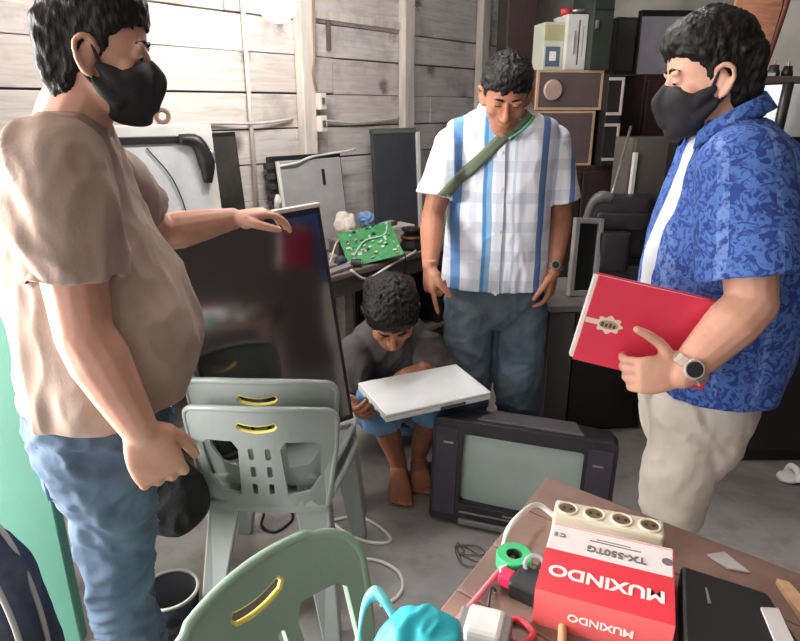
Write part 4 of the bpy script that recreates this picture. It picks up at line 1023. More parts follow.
build(MB().hexa([q(-.16, .02, H - .003), q(.2, .02, H - .003), q(.17, .15, H - .03), q(-.12, .15, H - .03)], [q(-.16, .02, H + .008), q(.2, .02, H + .008), q(.17, .15, H - .006), q(-.12, .15, H - .006)]), 'top_cover', mat('dusty_top', (84, 80, 84), .55, var=.3, scale=12), t, bevel=.004)

# ------------------------------------------------------------------ laptop on the knees
lx = Vector((.37, .175, 0)).normalized(); ly = Zv.cross(lx)
LM = frame(Vector((.085, 2.05, .466)), lx, ly, Zv) @ Matrix.Rotation(math.radians(3), 4, 'X')
t = thing('laptop', 'closed white laptop lying flat on the knees of the squatting person', 'laptop', LM)
LW = mat('white_laptop_shell', (226, 228, 226), .35, var=.05)
build(lbox(LM, (-.205, -.125, 0), (.205, .125, .018)), 'base', LW, t, bevel=.005); build(lbox(LM, (-.205, -.125, .0195), (.205, .125, .031)), 'lid', LW, t, bevel=.005)
build(lbox(LM, (-.0, -.1265, .004), (.10, -.124, .014)), 'drive_slot', mat('dark_slot', (70, 70, 72), .4), t); build(lbox(LM, (.02, -.1275, .02), (.05, -.1245, .026)), 'latch', GREYP, t)
for i in range(3): build(lbox(LM, (-.2065, -.08 + i * .05, .005), (-.204, -.05 + i * .05, .013)), 'port', mat('dark_slot', (70, 70, 72), .4), t)

# ------------------------------------------------------------------ the red box held by the man on the right
cs = [W(592, 279, 1.125), W(727, 301, 1.085), W(712, 396, 1.085), W(579, 356, 1.125)]
bx_ = (cs[1] - cs[0] + cs[2] - cs[3]).normalized(); nrm = bx_.cross(cs[0] - cs[3] + cs[1] - cs[2]).normalized(); bz_ = nrm.cross(bx_).normalized() 
cen = sum(cs, Vector()) / 4; bw = ((cs[1] - cs[0]).length + (cs[2] - cs[3]).length) / 2; bh = ((cs[0] - cs[3]).length + (cs[1] - cs[2]).length) / 2
RM = frame(cen, bx_, -nrm, bz_) if nrm.y < 0 else frame(cen, bx_, nrm, bz_)
t = thing('red_box', 'flat glossy red box with pale emblem held under the arm in batik sleeve', 'box', RM)
REDB = mat('glossy_red_card', (230, 62, 88), .28, var=.05, coat=.4); WHC = mat('white_card', (236, 232, 228), .6)
build(lbox(RM, (-bw / 2, 0, -bh / 2), (bw / 2, .004, bh / 2)), 'front_cover', REDB, t, bevel=.001)
build(lbox(RM, (-bw / 2 - .006, .004, -bh / 2 + .003), (bw / 2 - .004, .022, bh / 2 - .003)), 'inner_tray', WHC, t, bevel=.001)
build(lbox(RM, (-bw / 2, .022, -bh / 2), (bw / 2, .026, bh / 2)), 'rear_cover', REDB, t, bevel=.001)
PAL = mat('cream_print', (246, 222, 196), .45); GRY = mat('dark_print', (86, 70, 66), .5); PNK = mat('pink_print', (240, 118, 134), .35)
ex, ez = -bw / 2 + .045, -.002
build(lbox(RM, (-bw / 2 + .001, -.0006, ez - .004), (ex, 0, ez + .006)), 'printed_stripe', PAL, t)
em = curve2d([(ex + (.024 + .003 * math.cos(8 * a)) * math.cos(a), ez + (.016 + .0025 * math.cos(8 * a)) * math.sin(a)) for a in np.linspace(0, 6.283, 65)[:-1]], [], .0008, 'e'); em.transform(RM @ Matrix.Translation((0, -.0008, 0))); e_ = put('emblem', em, PAL, t)
em = curve2d(ellipse(ex, ez, .018, .0085, 24), [], .0006, 'e'); em.transform(RM @ Matrix.Translation((0, -.0014, 0))); put('emblem_field', em, mat('emblem_grey', (190, 160, 140), .5), e_)
for i in range(4): build(lbox(RM, (ex - .0145 + i * .0075, -.0022, ez - .005), (ex - .0095 + i * .0075, -.0016, ez + .004 - .002 * (i % 2))), 'emblem_mark', GRY, e_)

# ------------------------------------------------------------------ near table with parts
TZ = .75
A_ = Vector((.294, 1.085, 0)); e1 = Vector((.78, -.63, 0)).normalized(); e2 = Vector((-.56, -.83, 0)).normalized()
Tp = lambda a, b, z: A_ + e1 * a + e2 * b + Zv * z
TWD = mat('scuffed_brown_tabletop', (156, 126, 112), .65, c2=(108, 86, 78), scale=5, bump=.2, bscale=30)
tb = thing('work_table', 'scuffed brown wooden work table cluttered with parts at the bottom right', 'table', Tp(0, 0, 0))
for i in range(5):
    b0, b1 = i * .124 + .001, i * .124 + .1235
    build(MB().hexa([Tp(0, b0, TZ - .028), Tp(.8, b0, TZ - .028), Tp(.8, b1, TZ - .028), Tp(0, b1, TZ - .028)], [Tp(0, b0, TZ), Tp(.8, b0, TZ), Tp(.8, b1, TZ), Tp(0, b1, TZ)]), 'plank', TWD, tb, bevel=.003)
for a, b in ((.04, .04), (.76, .04), (.2, .56), (.76, .57)):
    build(MB().hexa([Tp(a - .025, b - .025, 0), Tp(a + .025, b - .025, 0), Tp(a + .025, b + .025, 0), Tp(a - .025, b + .025, 0)], [Tp(a - .025, b - .025, TZ - .028), Tp(a + .025, b - .025, TZ - .028), Tp(a + .025, b + .025, TZ - .028), Tp(a - .025, b + .025, TZ - .028)]), 'leg', TWD, tb)
# carton with lettering, upside down to the viewer
cs = [WZ(550, 520, .81), WZ(674, 549, .81), WZ(674, 625, .81), WZ(539, 590, .81)]
kx = (cs[1] - cs[0] + cs[2] - cs[3]).normalized(); ky = Zv.cross(kx); cen = sum(cs, Vector()) / 4
kw = ((cs[1] - cs[0]).length + (cs[2] - cs[3]).length) / 2; kd = abs((cs[0] - cs[3]).dot(ky) + (cs[1] - cs[2]).dot(ky)) / 2
KM = frame((cen.x, cen.y, TZ), kx, ky, Zv); kh = .06
t = thing('carton', 'red and white printed carton lying on the work table below the power strip', 'carton', KM)
CRED = mat('printed_red_card', (222, 56, 70), .4, var=.05); CRED_LIT = mat('lit_red_card', (238, 104, 104), .45, var=.04); CWH = mat('printed_white_card', (232, 226, 224), .5, var=.05)
build(lbox(KM, (-kw / 2, -kd / 2, 0), (kw / 2, kd / 2, kh)), 'body', CWH, t, bevel=.002)
build(lbox(KM, (-kw / 2 - .0004, -kd / 2 - .0004, kh + .0002), (kw / 2 + .0004, .012, kh + .0008)), 'red_panel', CRED, t)
build(lbox(KM, (-kw / 2 - .0004, -kd / 2 - .001, .0), (kw / 2 + .0004, -kd / 2 - .0002, kh + .0005)), 'front_panel', CRED_LIT, t)  # same red card, colour paled for the light on the front
build(lbox(KM, (kw / 2 + .0002, -kd / 2, 0), (kw / 2 + .001, kd / 2, kh)), 'side_panel', CRED, t)
build(lbox(KM, (-kw / 2 + .004, kd / 2 - .007, kh + .0002), (kw / 2 - .004, kd / 2 - .004, kh + .0008)), 'fold_line', mat('pink_fold', (236, 170, 170), .5), t)
flip = Matrix.Rotation(math.pi, 4, 'Z'); TW = mat('white_print', (246, 236, 230), .5); TG = mat('grey_print', (120, 112, 112), .5)
text('MUXINDO', 'lettering', .0315, KM @ Matrix.Translation((.0, -.034, kh + .001)) @ flip, TW, t, sx=1.05)
text('TX-550TG', 'model_number', .019, KM @ Matrix.Translation((.01, .034, kh + .0006)) @ flip, TG, t)
text('MUXINDO', 'lettering', .0165, KM @ Matrix.Translation((.0, -kd / 2 - .001, .028)) @ Matrix.Rotation(math.pi / 2, 4, 'X') @ flip, TW, t, sx=1.1)
build(lbox(KM, (-.03, .052, kh + .0002), (.045, .054, kh + .0007)), 'small_print', TG, t); build(lbox(KM, (-.02, .058, kh + .0002), (.03, .0595, kh + .0007)), 'small_print', TG, t)
text('C E', 'small_mark', .012, KM @ Matrix.Translation((-.075, .05, kh + .0006)) @ flip, TG, t)
build(MB().cyl(KM @ Vector((.082, .045, kh + .0001)), KM @ Vector((.082, .045, kh + .0008)), .008, n=24), 'round_emblem', TG, t)
# power strip
cs = [WZ(556, 500, .79), WZ(664, 522, .79)]; ux = (cs[1] - cs[0]).normalized(); uy = Zv.cross(ux); ul = (cs[1] - cs[0]).length
SM = frame(((cs[0] + cs[1]) / 2 - uy * .022) * 1.0, ux, uy, Zv); SM[2][3] = TZ
t = thing('power_strip', 'cream power strip with four round sockets behind the printed carton', 'power strip', SM)
CRM = mat('cream_socket_plastic', (232, 224, 202), .4, var=.05); SOK = mat('brown_socket_well', (112, 92, 66), .5)
build(lbox(SM, (-ul / 2, -.024, 0), (ul / 2, .024, .042)), 'body', CRM, t, bevel=.005)
build(lbox(SM, (-ul / 2 + .003, -.0245, .001), (ul / 2 - .003, -.0235, .012)), 'bounce_strip', mat('pink_bounce', (226, 160, 160), .5), t)  # pinkish reflection painted as a thin strip on the front face
for i in range(4):
    c = Vector((-ul / 2 + ul * (i + .5) / 4, 0, .042)); s_ = build(MB().torus(SM @ c, .0165, .003, np.array(SM.to_3x3()), 24, 8), 'socket', CRM, t, smooth=True)
    w_ = build(MB().cyl(SM @ (c + Vector((0, 0, -.001))), SM @ (c + Vector((0, 0, .0012))), .0158, n=24), 'socket_well', SOK, s_)
    for dx in (-.006, .006): build(MB().cyl(SM @ (c + Vector((dx, 0, .0011))), SM @ (c + Vector((dx, 0, .002))), .0028, n=10), 'pin_hole', mat('pin_hole_black', (30, 26, 24), .5), s_)
build(MB().tube([SM @ Vector((-ul / 2 + .004, 0, .02)), SM @ Vector((-ul / 2 - .03, .004, .035)), WZ(520, 515, .80), WZ(509, 528, .79), WZ(505, 540, .765), WZ(503, 550, .757)], .0045, 8, 6), 'cord', WHP, t, smooth=True)
# roll of green tape
c = WZ(514, 556, .77)
t = thing('tape_roll', 'roll of bright green tape lying on the work table', 'tape', (c.x, c.y, TZ))
build(MB().lathe([(.013, 0), (.027, 0), (.028, .002), (.028, .022), (.027, .024), (.013, .024), (.013, 0)], (c.x, c.y, TZ + .001), 32), 'tape', mat('green_tape', (58, 190, 118), .4, var=.08), t, smooth=False)
build(MB().lathe([(.011, .001), (.0135, .001), (.0135, .023), (.011, .023), (.011, .001)], (c.x, c.y, TZ + .001), 32), 'core', mat('dark_core', (34, 70, 50), .6), t)
build(MB().box((c.x - .02, c.y - .026, TZ + .012), (.016, .003, .022), Matrix.Rotation(.6, 3, 'Z')), 'loose_end', WHP, t)
# black adapter with red plug
c = WZ(528, 588, .765); AM = yawM((c.x, c.y, TZ), -35)
t = thing('power_adapter', 'black adapter block with a red plug between tape roll and carton', 'adapter', AM)
build(lbox(AM, (-.025, -.02, 0), (.03, .03, .03)), 'block', BLK, t, bevel=.005)
build(lbox(AM, (-.045, -.012, .006), (-.024, .012, .026)), 'plug', mat('crimson_plug', (214, 40, 84), .4), t, bevel=.003)
build(MB().tube([AM @ Vector((0, .03, .02)), AM @ Vector((.01, .06, .05)), AM @ Vector((.0, .075, .03)), AM @ Vector((.02, .09, .006))], .005, 8, 5), 'lead', BLK, t, smooth=True)
build(MB().torus(AM @ Vector((-.005, .03, .035)), .014, .003, Matrix.Rotation(1.2, 3, 'X')), 'wire_loop', mat('grey_wire', (150, 150, 158), .4), t, smooth=True)
# pink test lead along the table edge
p0, p1 = WZ(518, 552, .757), WZ(452, 626, .757)
tag(build(MB().tube([p0, p0.lerp(p1, .3) + Zv * .004, p0.lerp(p1, .7), p1], .0045, 8, 5), 'test_lead', mat('pink_lead', (226, 120, 132), .45), smooth=True), 'straight pink test lead along the left edge of the work table', 'cable')
# pale transformer block
c = WZ(484, 628, .775); AM = yawM((c.x, c.y, TZ), -18)
t = thing('transformer', 'pale wrapped transformer block at the near edge of the work table', 'transformer', AM)
build(lbox(AM, (-.036, -.024, .0), (.036, .024, .034)), 'core', mat('grey_laminations', (130, 126, 124), .5), t, bevel=.003); build(lbox(AM, (-.025, -.027, .003), (.026, .027, .04)), 'wrapping', mat('white_wrapping', (226, 222, 220), .5), t, bevel=.007)
build(MB().tube([AM @ Vector((0, .027, .03)), AM @ Vector((.0, .05, .05)), AM @ Vector((.002, .08, .02)), AM @ Vector((.0, .1, .004))], .002, 6, 5), 'lead', BLK, t, smooth=True)
# yellow coil, red wires
c = WZ(463, 641, .77)
tag(build(MB().torus((c.x, c.y, TZ + .012), .02, .011, None, 26, 10), 'wire_coil', mat('pale_yellow_wire', (224, 204, 116), .5), smooth=True, loc=(c.x, c.y, TZ)), 'pale yellow wire coil beside the transformer block', 'wire coil')
c = WZ(522, 632, .757)
tag(build(MB().tube([WZ(505, 622, .756), WZ(520, 620, .756), WZ(533, 634, .756), WZ(520, 645, .756), WZ(508, 640, .756)], .005, 8, 6), 'red_wire', mat('red_wire', (206, 60, 72), .45), smooth=True), 'short loop of red wire right of the transformer block', 'wire')
tag(build(MB().tube([WZ(442, 616, .757), WZ(449, 632, .757), WZ(458, 652, .757)], .005, 8, 5), 'red_wire', MC['red_wire'], smooth=True), 'red wire end beside the turquoise pouch', 'wire')
c = WZ(450, 641, .765)
tag(build(MB().box((c.x - .002, c.y - .012, TZ + .012), (.03, .03, .022), Matrix.Rotation(.4, 3, 'Z')), 'capacitor_block', BLK, bevel=.003), 'small black component between turquoise pouch and yellow coil', 'component')
# stick under the carton front
c0, c1 = WZ(563, 612, .755), WZ(561, 660, .755)
tag(build(MB().cyl(c0 + Zv * .003, c1 + Zv * .003, .006, .006, 10), 'wooden_stick', mat('pale_stick', (214, 180, 140), .6), smooth=True), 'pale wooden stick poking out in front of the carton', 'stick')
# turquoise pouch with a looped strap
pc = Vector((.028, .625, TZ))
t = thing('turquoise_pouch', 'turquoise cloth pouch with a looped strap at the bottom edge', 'pouch', pc)
TQ = mat('turquoise_cloth', (52, 190, 204), .6, c2=(30, 162, 178), scale=12, bump=.15, bscale=40); TQ2 = mat('pale_turquoise_strap', (136, 218, 222), .55, c2=(60, 190, 206), scale=30)
g = MB().loft([(pc + Vector((-.005, -.01, .004)), Vector((.05, 0, 0)), Vector((0, .03, 0)), Vector((0, -.04, 0)), 2.4), (pc + Vector((-.005, -.01, .04)), Vector((.058, 0, 0)), Vector((0, .034, 0)), Vector((0, -.05, 0)), 2.4), (pc + Vector((0, 0, .075)), Vector((.045, 0, 0)), Vector((0, .028, 0)), Vector((0, -.04, 0)), 2.4), (pc + Vector((.0, .0, .096)), Vector((.02, 0, 0)), Vector((0, .014, 0)), Vector((0, -.02, 0)), 2.2)], 24, 5)
me = remesh(g, .004, 2); displace(me, folds(.011, 20, (1, 1, .7), 5)); put('pouch', me, TQ, t, smooth=True)
lp = [WZ(362, 668, .78), WZ(361, 632, .80), WZ(366, 604, .815), WZ(376, 594, .82), WZ(387, 606, .815), WZ(399, 632, .80), WZ(407, 656, .79)]
P = catmull([V3(p) for p in lp], 6); v = []; f = []
for i, p in enumerate(P):
    for dy, dz in ((-.012, -.0), (.012, .0), (.012, .004), (-.012, .004)):
        tn = P[min(i + 1, len(P) - 1)] - P[max(i - 1, 0)]; nn = np.cross(tn, [0, 1, 0]); nn /= np.linalg.norm(nn)
        v.append(p + np.array([0, dy, 0]) + nn * dz)
for i in range(len(P) - 1):
    for k in range(4): f.append([i * 4 + k, i * 4 + (k + 1) % 4, i * 4 + 4 + (k + 1) % 4, i * 4 + 4 + k])
build(MB().add(v, f), 'strap', TQ2, t, smooth=True)
# black case on the right with pale strips
cz = TZ + .04
pts = [WZ(681, 564, cz), WZ(768, 592, cz), WZ(812, 660, cz), WZ(683, 660, cz)]
t = thing('black_case', 'flat black plastic case on the work table right of the carton', 'case', (pts[0].x, pts[0].y, TZ))
build(MB().hexa([Vector((p.x, p.y, TZ + .001)) for p in pts[::-1]], pts[::-1]), 'shell', mat('matte_black_case', (22, 20, 22), .5), t, bevel=.006)
a = [WZ(705, 588, cz + .001), WZ(707, 588, cz + .001), WZ(711, 604, cz + .001), WZ(708, 604, cz + .001)]
build(MB().hexa(a, [p + Zv * .001 for p in a]), 'seam', mat('grey_seam', (120, 116, 116), .5), t)
def flatpiece(name, px, z, m, label, cat, h=.004):
    a = [WZ(u, v_, z) for u, v_ in px]; o = build(MB().hexa(a, [p + Zv * h for p in a]), name, m, None, bevel=.001, loc=a[0]); return tag(o, label, cat)
GRC = mat('pale_grey_card', (186, 180, 180), .6)
flatpiece('card_strip', [(706, 556), (724, 553), (750, 574), (728, 570)], TZ + .001, GRC, 'pale grey card scrap on the table behind the black case', 'card')
flatpiece('card_strip', [(760, 609), (778, 610), (796, 648), (776, 648)], cz + .002, GRC, 'pale grey card strip lying on the black case', 'card')
flatpiece('wood_offcut', [(775, 584), (788, 588), (815, 618), (800, 622)], TZ + .001, mat('light_raw_wood', (196, 158, 122), .6, stretch=(1, 6, 1)), 'raw light wood offcut beyond the black case', 'wood', .012)

# ------------------------------------------------------------------ cables and bits on the floor
def fl_cable(name, px, r, m, label, z=.006):
    return tag(build(MB().tube([WZ(u, v_, z) for u, v_ in px], r, 8, 6), name, m, smooth=True), label, 'cable')
WCB = mat('white_cable', (220, 214, 206), .5)
fl_cable('floor_cable', [(330, 521), (352, 517), (372, 522), (390, 537), (385, 543), (365, 541), (345, 532), (330, 521)], .006, WCB, 'white cable looped on the floor right of the stacked chairs')
fl_cable('floor_cable', [(362, 558), (382, 562), (398, 572), (403, 586), (396, 598), (380, 606)], .006, WCB, 'white cable curving on the floor beyond the sage green chair')
fl_cable('floor_cable', [(262, 512), (274, 505), (290, 510), (292, 520), (275, 532), (262, 526), (264, 514)], .005, BLK, 'thin black cable coil seen between the chair legs')
random.seed(12)
fl_cable('wire_tangle', [(478 + 22 * math.cos(i * .7) + random.uniform(-7, 7), 556 + 11 * math.sin(i * .83) + random.uniform(-4, 4)) for i in range(26)], .0025, mat('grey_thin_wire', (104, 98, 96), .5), 'tangle of thin grey wire on the floor in front of the television')
sp_ = WZ(800, 480, 0)
t = thing('slipper', 'white slipper on the dark floor at the right edge', 'slipper', sp_)
g = MB().loft([(sp_ + Vector((-.09, .0, .012)), Vector((0, .02, 0)), Zv * .012, -Zv * .011, 2.4), (sp_ + Vector((-.06, .0, .014)), Vector((0, .042, 0)), Zv * .014, -Zv * .013, 2.4), (sp_ + Vector((0, .01, .014)), Vector((0, .038, 0)), Zv * .014, -Zv * .013, 2.4), (sp_ + Vector((.1, .02, .014)), Vector((0, .042, 0)), Zv * .014, -Zv * .013, 2.4), (sp_ + Vector((.15, .02, .012)), Vector((0, .02, 0)), Zv * .01, -Zv * .011, 2.4)], 20, 4)
build(g, 'sole', mat('white_foam', (226, 222, 216), .6), t, smooth=True)
build(MB().tube([sp_ + Vector((-.03, -.04, .015)), sp_ + Vector((-.03, -.02, .05)), sp_ + Vector((-.03, .025, .05)), sp_ + Vector((-.03, .045, .015))], .014, 8, 5), 'strap', MC['white_foam'], t, smooth=True)

# ------------------------------------------------------------------ clutter on the workbench
t_s = lambda u, d: s_bench(u, d)
# green circuit board, propped on a dark block
d = .085; s0 = t_s(368, d)
GM = bench_M(s0, d, -34, 0, BZ + .078) @ Matrix.Rotation(math.radians(-10), 4, 'Y') @ Matrix.Rotation(math.radians(38), 4, 'X')
t = thing('circuit_board', 'bright green circuit board propped on the front of the workbench', 'circuit board', GM)
PCB = mat('green_circuit_board', (58, 146, 84), .4, c2=(40, 116, 64), scale=40)
build(lbox(GM, (-.14, -.11, 0), (.14, .11, .004)), 'board', PCB, t, bevel=.001)
random.seed(5)
cols = [mat('pale_component', (186, 214, 190), .4), BLK, mat('tan_component', (170, 150, 104), .5), SILV]
for i in range(46):
    x, y = random.uniform(-.13, .12), random.uniform(-.1, .1); a, b = random.uniform(.006, .02), random.uniform(.005, .014)
    build(lbox(GM, (x, y, .004), (x + a, y + b, .004 + random.uniform(.003, .012))), 'component', random.choice(cols[:1] * 3 + cols), t)
build(MB().tube([GM @ Vector((-.1, -.05, .008)), GM @ Vector((-.02, .02, .014)), GM @ Vector((.08, .03, .008)), GM @ Vector((.12, .09, .006))], .004, 6, 5), 'trace', cols[0], t, smooth=True)
CB = bench_M(s0 + .02, d + .05, -20)
o = thing('junk_box', 'dark metal chassis propping up the green circuit board', 'chassis', CB)
build(lbox(CB, (-.1, -.05, .001), (.1, .08, .055)), 'tray', mat('dark_chassis', (52, 48, 48), .5), o, bevel=.003); build(lbox(CB, (-.09, -.04, .055), (.05, .06, .07)), 'cover', mat('dull_grey_chassis', (96, 92, 90), .5), o, bevel=.003)
def bench_box(name, u, d, w, dp, h, m, label, cat, yaw=0, z=BZ, bev=.004, extra=None):
    M = bench_M(t_s(u, d), d, yaw, 0, z + .001); o = thing(name, label, cat, M)
    build(lbox(M, (-w / 2, -dp / 2, 0), (w / 2, dp / 2, h)), 'body', m, o, bevel=bev)
    if extra:
        for nm, a, b, mm in extra: build(lbox(M, a, b), nm, mm, o, bevel=.001)
    return o
bench_box('tool_box', 393, .245, .2, .12, .10, mat('cream_device', (206, 196, 184), .5), 'low cream box on the workbench under the tall monitor', 'box', -12, extra=[('lid', (-.102, -.062, .085), (.102, .062, .104), mat('cream_lid', (214, 206, 194), .45))])
bench_box('keypad', 386, .245, .13, .06, .02, DKG, 'dark keypad lying on the low cream box', 'keypad', 8, BZ + .105, extra=[('key', (-.055 + i * .02, -.018, .02), (-.042 + i * .02, .018, .024), GREYP) for i in range(6)])
bench_box('cardboard_carton', 364, .29, .10, .09, .11, mat('brown_card', (142, 116, 104), .8), 'small brown carton left of the low cream box', 'carton', 10, extra=[('tape', (-.01, -.0455, 0), (.01, -.044, .11), mat('tan_tape', (178, 152, 128), .5))])
# crumpled white bag and blue bag
def crumple(name, u, d, z, r, m, label, cat, seed, sq=(1, 1, 1)):
    c = bl(t_s(u, d), d, z); mb = MB().ell(c + Zv * r * sq[2], (r * sq[0], r * sq[1], r * sq[2]), n=20, m=12); me = remesh(mb, r / 9, 1)
    displace(me, lambda p: r * .38 * (abs(noise.noise((p + Vector((seed, 0, 0))) * (2.6 / r) * .5)) - .3)); o = put(name, me, m, None, smooth=False, loc=c); return tag(o, label, cat)
crumple('crumpled_bag', 342, .262, BZ + .09, .062, mat('crumpled_white_plastic', (222, 212, 200), .45), 'crumpled cream plastic bag on top of the clutter on the workbench', 'plastic bag', 1, (1, .8, 1.05))
bench_box('component_tray', 341, .262, .15, .08, .085, mat('grey_brown_tray', (110, 98, 94), .6), 'grey brown tray holding the crumpled cream bag', 'tray', -6, extra=[('rim', (-.078, -.043, .075), (.078, .043, .088), mat('tray_rim', (136, 124, 118), .5))])
crumple('blue_bag', 364, .29, BZ + .115, .042, mat('blue_plastic', (120, 158, 204), .4), 'small crumpled blue plastic bag on the brown carton', 'plastic bag', 2, (1.1, .8, 1))
c = bl(t_s(272, .2), .2, BZ)
o = thing('spray_bottle', 'white bottle by the black vent rail of the grey television back', 'bottle', c)
build(MB().lathe([(.001, 0), (.032, 0), (.034, .01), (.034, .24), (.014, .29), (.014, .31)], c, 22), 'body', WHP, o, smooth=True); build(MB().lathe([(.017, .3), (.017, .335), (.008, .36), (.003, .362)], c, 18), 'cap', mat('clear_grey_cap', (190, 186, 182), .3), o, smooth=True)
# deflection yoke, white spool
c = bl(t_s(413, .09), .09, BZ + .001)
o = thing('deflection_yoke', 'black deflection coil standing at the front of the workbench', 'coil', c)
build(MB().lathe([(.03, 0), (.07, 0), (.072, .015), (.05, .05), (.045, .09), (.058, .1), (.058, .108), (.03, .108), (.03, 0)], c, 30), 'coil_former', BLK, o, smooth=True)
build(MB().torus(c + Zv * .06, .052, .012, None, 28, 10), 'copper_winding', mat('dark_copper', (96, 62, 46), .4, metal=.4), o, smooth=True)
c2 = bl(t_s(384, .17), .17, BZ + .075)
tag(build(MB().lathe([(.012, 0), (.028, 0), (.03, .05), (.012, .05), (.012, 0)], c2, 24), 'paper_roll', mat('white_paper_roll', (230, 226, 220), .6), smooth=True, loc=c2), 'small white paper roll on the clutter above the green circuit board', 'roll')
# flat grey slats / panels at the bench front, left of the board
for i, (u, d, L, yw, lab) in enumerate(((338, .06, .24, 8, 'grey metal strip lying nearest the edge of the workbench'), (336, .13, .2, -10, 'grey metal strip lying behind the front one on the workbench'), (332, .20, .16, 18, 'short grey metal strip among wires on the workbench'))):
    M = bench_M(t_s(u, d), d, yw, 0, BZ + .001); o = build(lbox(M, (-L / 2, -.025, 0), (L / 2, .025, .012)), 'metal_strip', mat('dull_strip', (140, 132, 128), .5), None, bevel=.002, loc=M.translation); tag(o, lab, 'metal strip')
random.seed(21)
WLAB = ['black loose wire', 'red-brown loose wire', 'white loose wire', 'thin grey loose wire']
for i in range(4):
    u, d = random.uniform(325, 352), random.uniform(.1, .3); s_ = t_s(u, d); pts = [bl(s_ + random.uniform(-.12, .12), min(max(d + random.uniform(-.12, .08), .03), .33), BZ + .006 + abs(random.gauss(0, .05)) * (0 < k < 4)) for k in range(5)]
    m_ = [BLK, mat('red_brown_wire', (130, 74, 66), .5), WCB, MC['grey_thin_wire']][i]
    tag(build(MB().tube(pts, .0035, 6, 6), 'loose_wire', m_, smooth=True), WLAB[i] + ' tangled among the workbench clutter', 'wire', 'loose wires on the workbench')
random.seed(33)
for i, (u, d, z_, cc, lab) in enumerate(((331, .12, .012, (60, 66, 92), 'blue-grey capacitor lying left of the green circuit board'), (347, .06, .012, (40, 38, 40), 'black capacitor lying at the front edge of the workbench'), (326, .24, .012, (178, 160, 132), 'tan capacitor lying by the grey television back'), (352, .17, .012, (150, 144, 140), 'silver capacitor standing behind the green circuit board'), (357, .2, .012, (120, 70, 60), 'rust-red capacitor standing beside the small brown carton'), (399, .04, .012, (190, 186, 176), 'pale capacitor lying right of the green circuit board'))):
    c = bl(t_s(u, d), d, BZ + .001); up_ = i in (3, 4); r = random.uniform(.013, .02); L_ = random.uniform(.045, .07); ax = Zv if up_ else (WV * math.cos(i) + NV * math.sin(i)); b0 = c if up_ else c + Zv * r
    t = thing('capacitor', lab, 'capacitor', c, 'capacitors on the workbench'); mm = mat('capacitor_%d' % i, cc, .4)
    build(MB().cyl(b0, b0 + ax * L_, r, n=18), 'can', mm, t, bevel=.002); build(MB().cyl(b0 + ax * L_, b0 + ax * (L_ + .002), r * .8, n=18), 'cap', SILV, t)
# drooping cables below the bench edge
tag(build(MB().tube([bl(t_s(345, 0), -.01, BZ + .01), bl(t_s(360, 0), -.02, BZ - .05), bl(t_s(385, 0), -.02, BZ - .02), bl(t_s(410, 0), -.015, BZ + .008), bl(t_s(420, 0), .02, BZ + .006)], .006, 8, 6), 'bench_cable', WCB, smooth=True), 'pale cable sagging along the front edge of the workbench', 'cable')
o = tag(build(MB().tube([bl(t_s(405, 0), .03, BZ + .006), bl(t_s(402, 0), -.02, BZ + .0), bl(t_s(400, 0), -.02, BZ - .2), bl(t_s(404, 0), -.01, BZ - .45), bl(t_s(408, 0), .0, .01)], .006, 8, 6), 'bench_cable', BLK, smooth=True), 'black cable hanging down from the workbench behind the squatting person', 'cable')
# dark set under the bench behind the squatting man
for u, w, h, lab in ((352, .34, .4, 'dark old television stored under the workbench behind the squatting person'), (440, .36, .42, 'dark old television stored under the right end of the workbench')):
    M = bench_M(t_s(u, .24), .24, 0, 0, .221); o = thing('stored_television', lab, 'television', M)
    build(lbox(M, (-w / 2, -.15, 0), (w / 2, .15, h)), 'case', TVB, o, bevel=.01); build(lbox(M, (-w / 2 + .03, -.156, .06), (w / 2 - .03, -.148, h - .03)), 'screen', glossy('dark_tube', (22, 22, 26), .25), o, bevel=.004)
# ------------------------------------------------------------------ back right corner
def pxbox(u0, u1, v0, v1, Y, dp): 
    a, b = W(u0, v0, Y), W(u1, v1, Y); zt, zb = W((u0 + u1) / 2, v0, Y).z, W((u0 + u1) / 2, v1, Y).z
    x0, x1 = W(u0, (v0 + v1) / 2, Y).x, W(u1, (v0 + v1) / 2, Y).x
    return x0, x1, zb, zt
MAR = mat('dark_maroon_wood', (52, 32, 32), .5, var=.25, stretch=(6, 6, 1))
DBR = mat('dark_brown_wood', (58, 42, 38), .5, var=.25, stretch=(6, 6, 1))
# tall dark wardrobe behind the man in plaid
WY = 4.02; x0, x1, _, _ = pxbox(506, 536, 0, 100, WY, 0)
M = yawM(((x0 + x1) / 2, WY, 0), 0); w = x1 - x0
o = thing('wardrobe', 'tall dark maroon wardrobe behind the head of the person in plaid', 'wardrobe', M)
build(lbox(M, (-w / 2, .02, 0), (w / 2, .40, 2.25)), 'carcass', MAR, o, bevel=.004)
dr = build(lbox(M, (-w / 2 + .004, 0, .06), (w / 2 - .004, .02, 2.2)), 'door', MAR, o, bevel=.004); build(lbox(M, (w / 2 - .03, -.02, 1.0), (w / 2 - .015, 0, 1.12)), 'handle', SILV, dr)
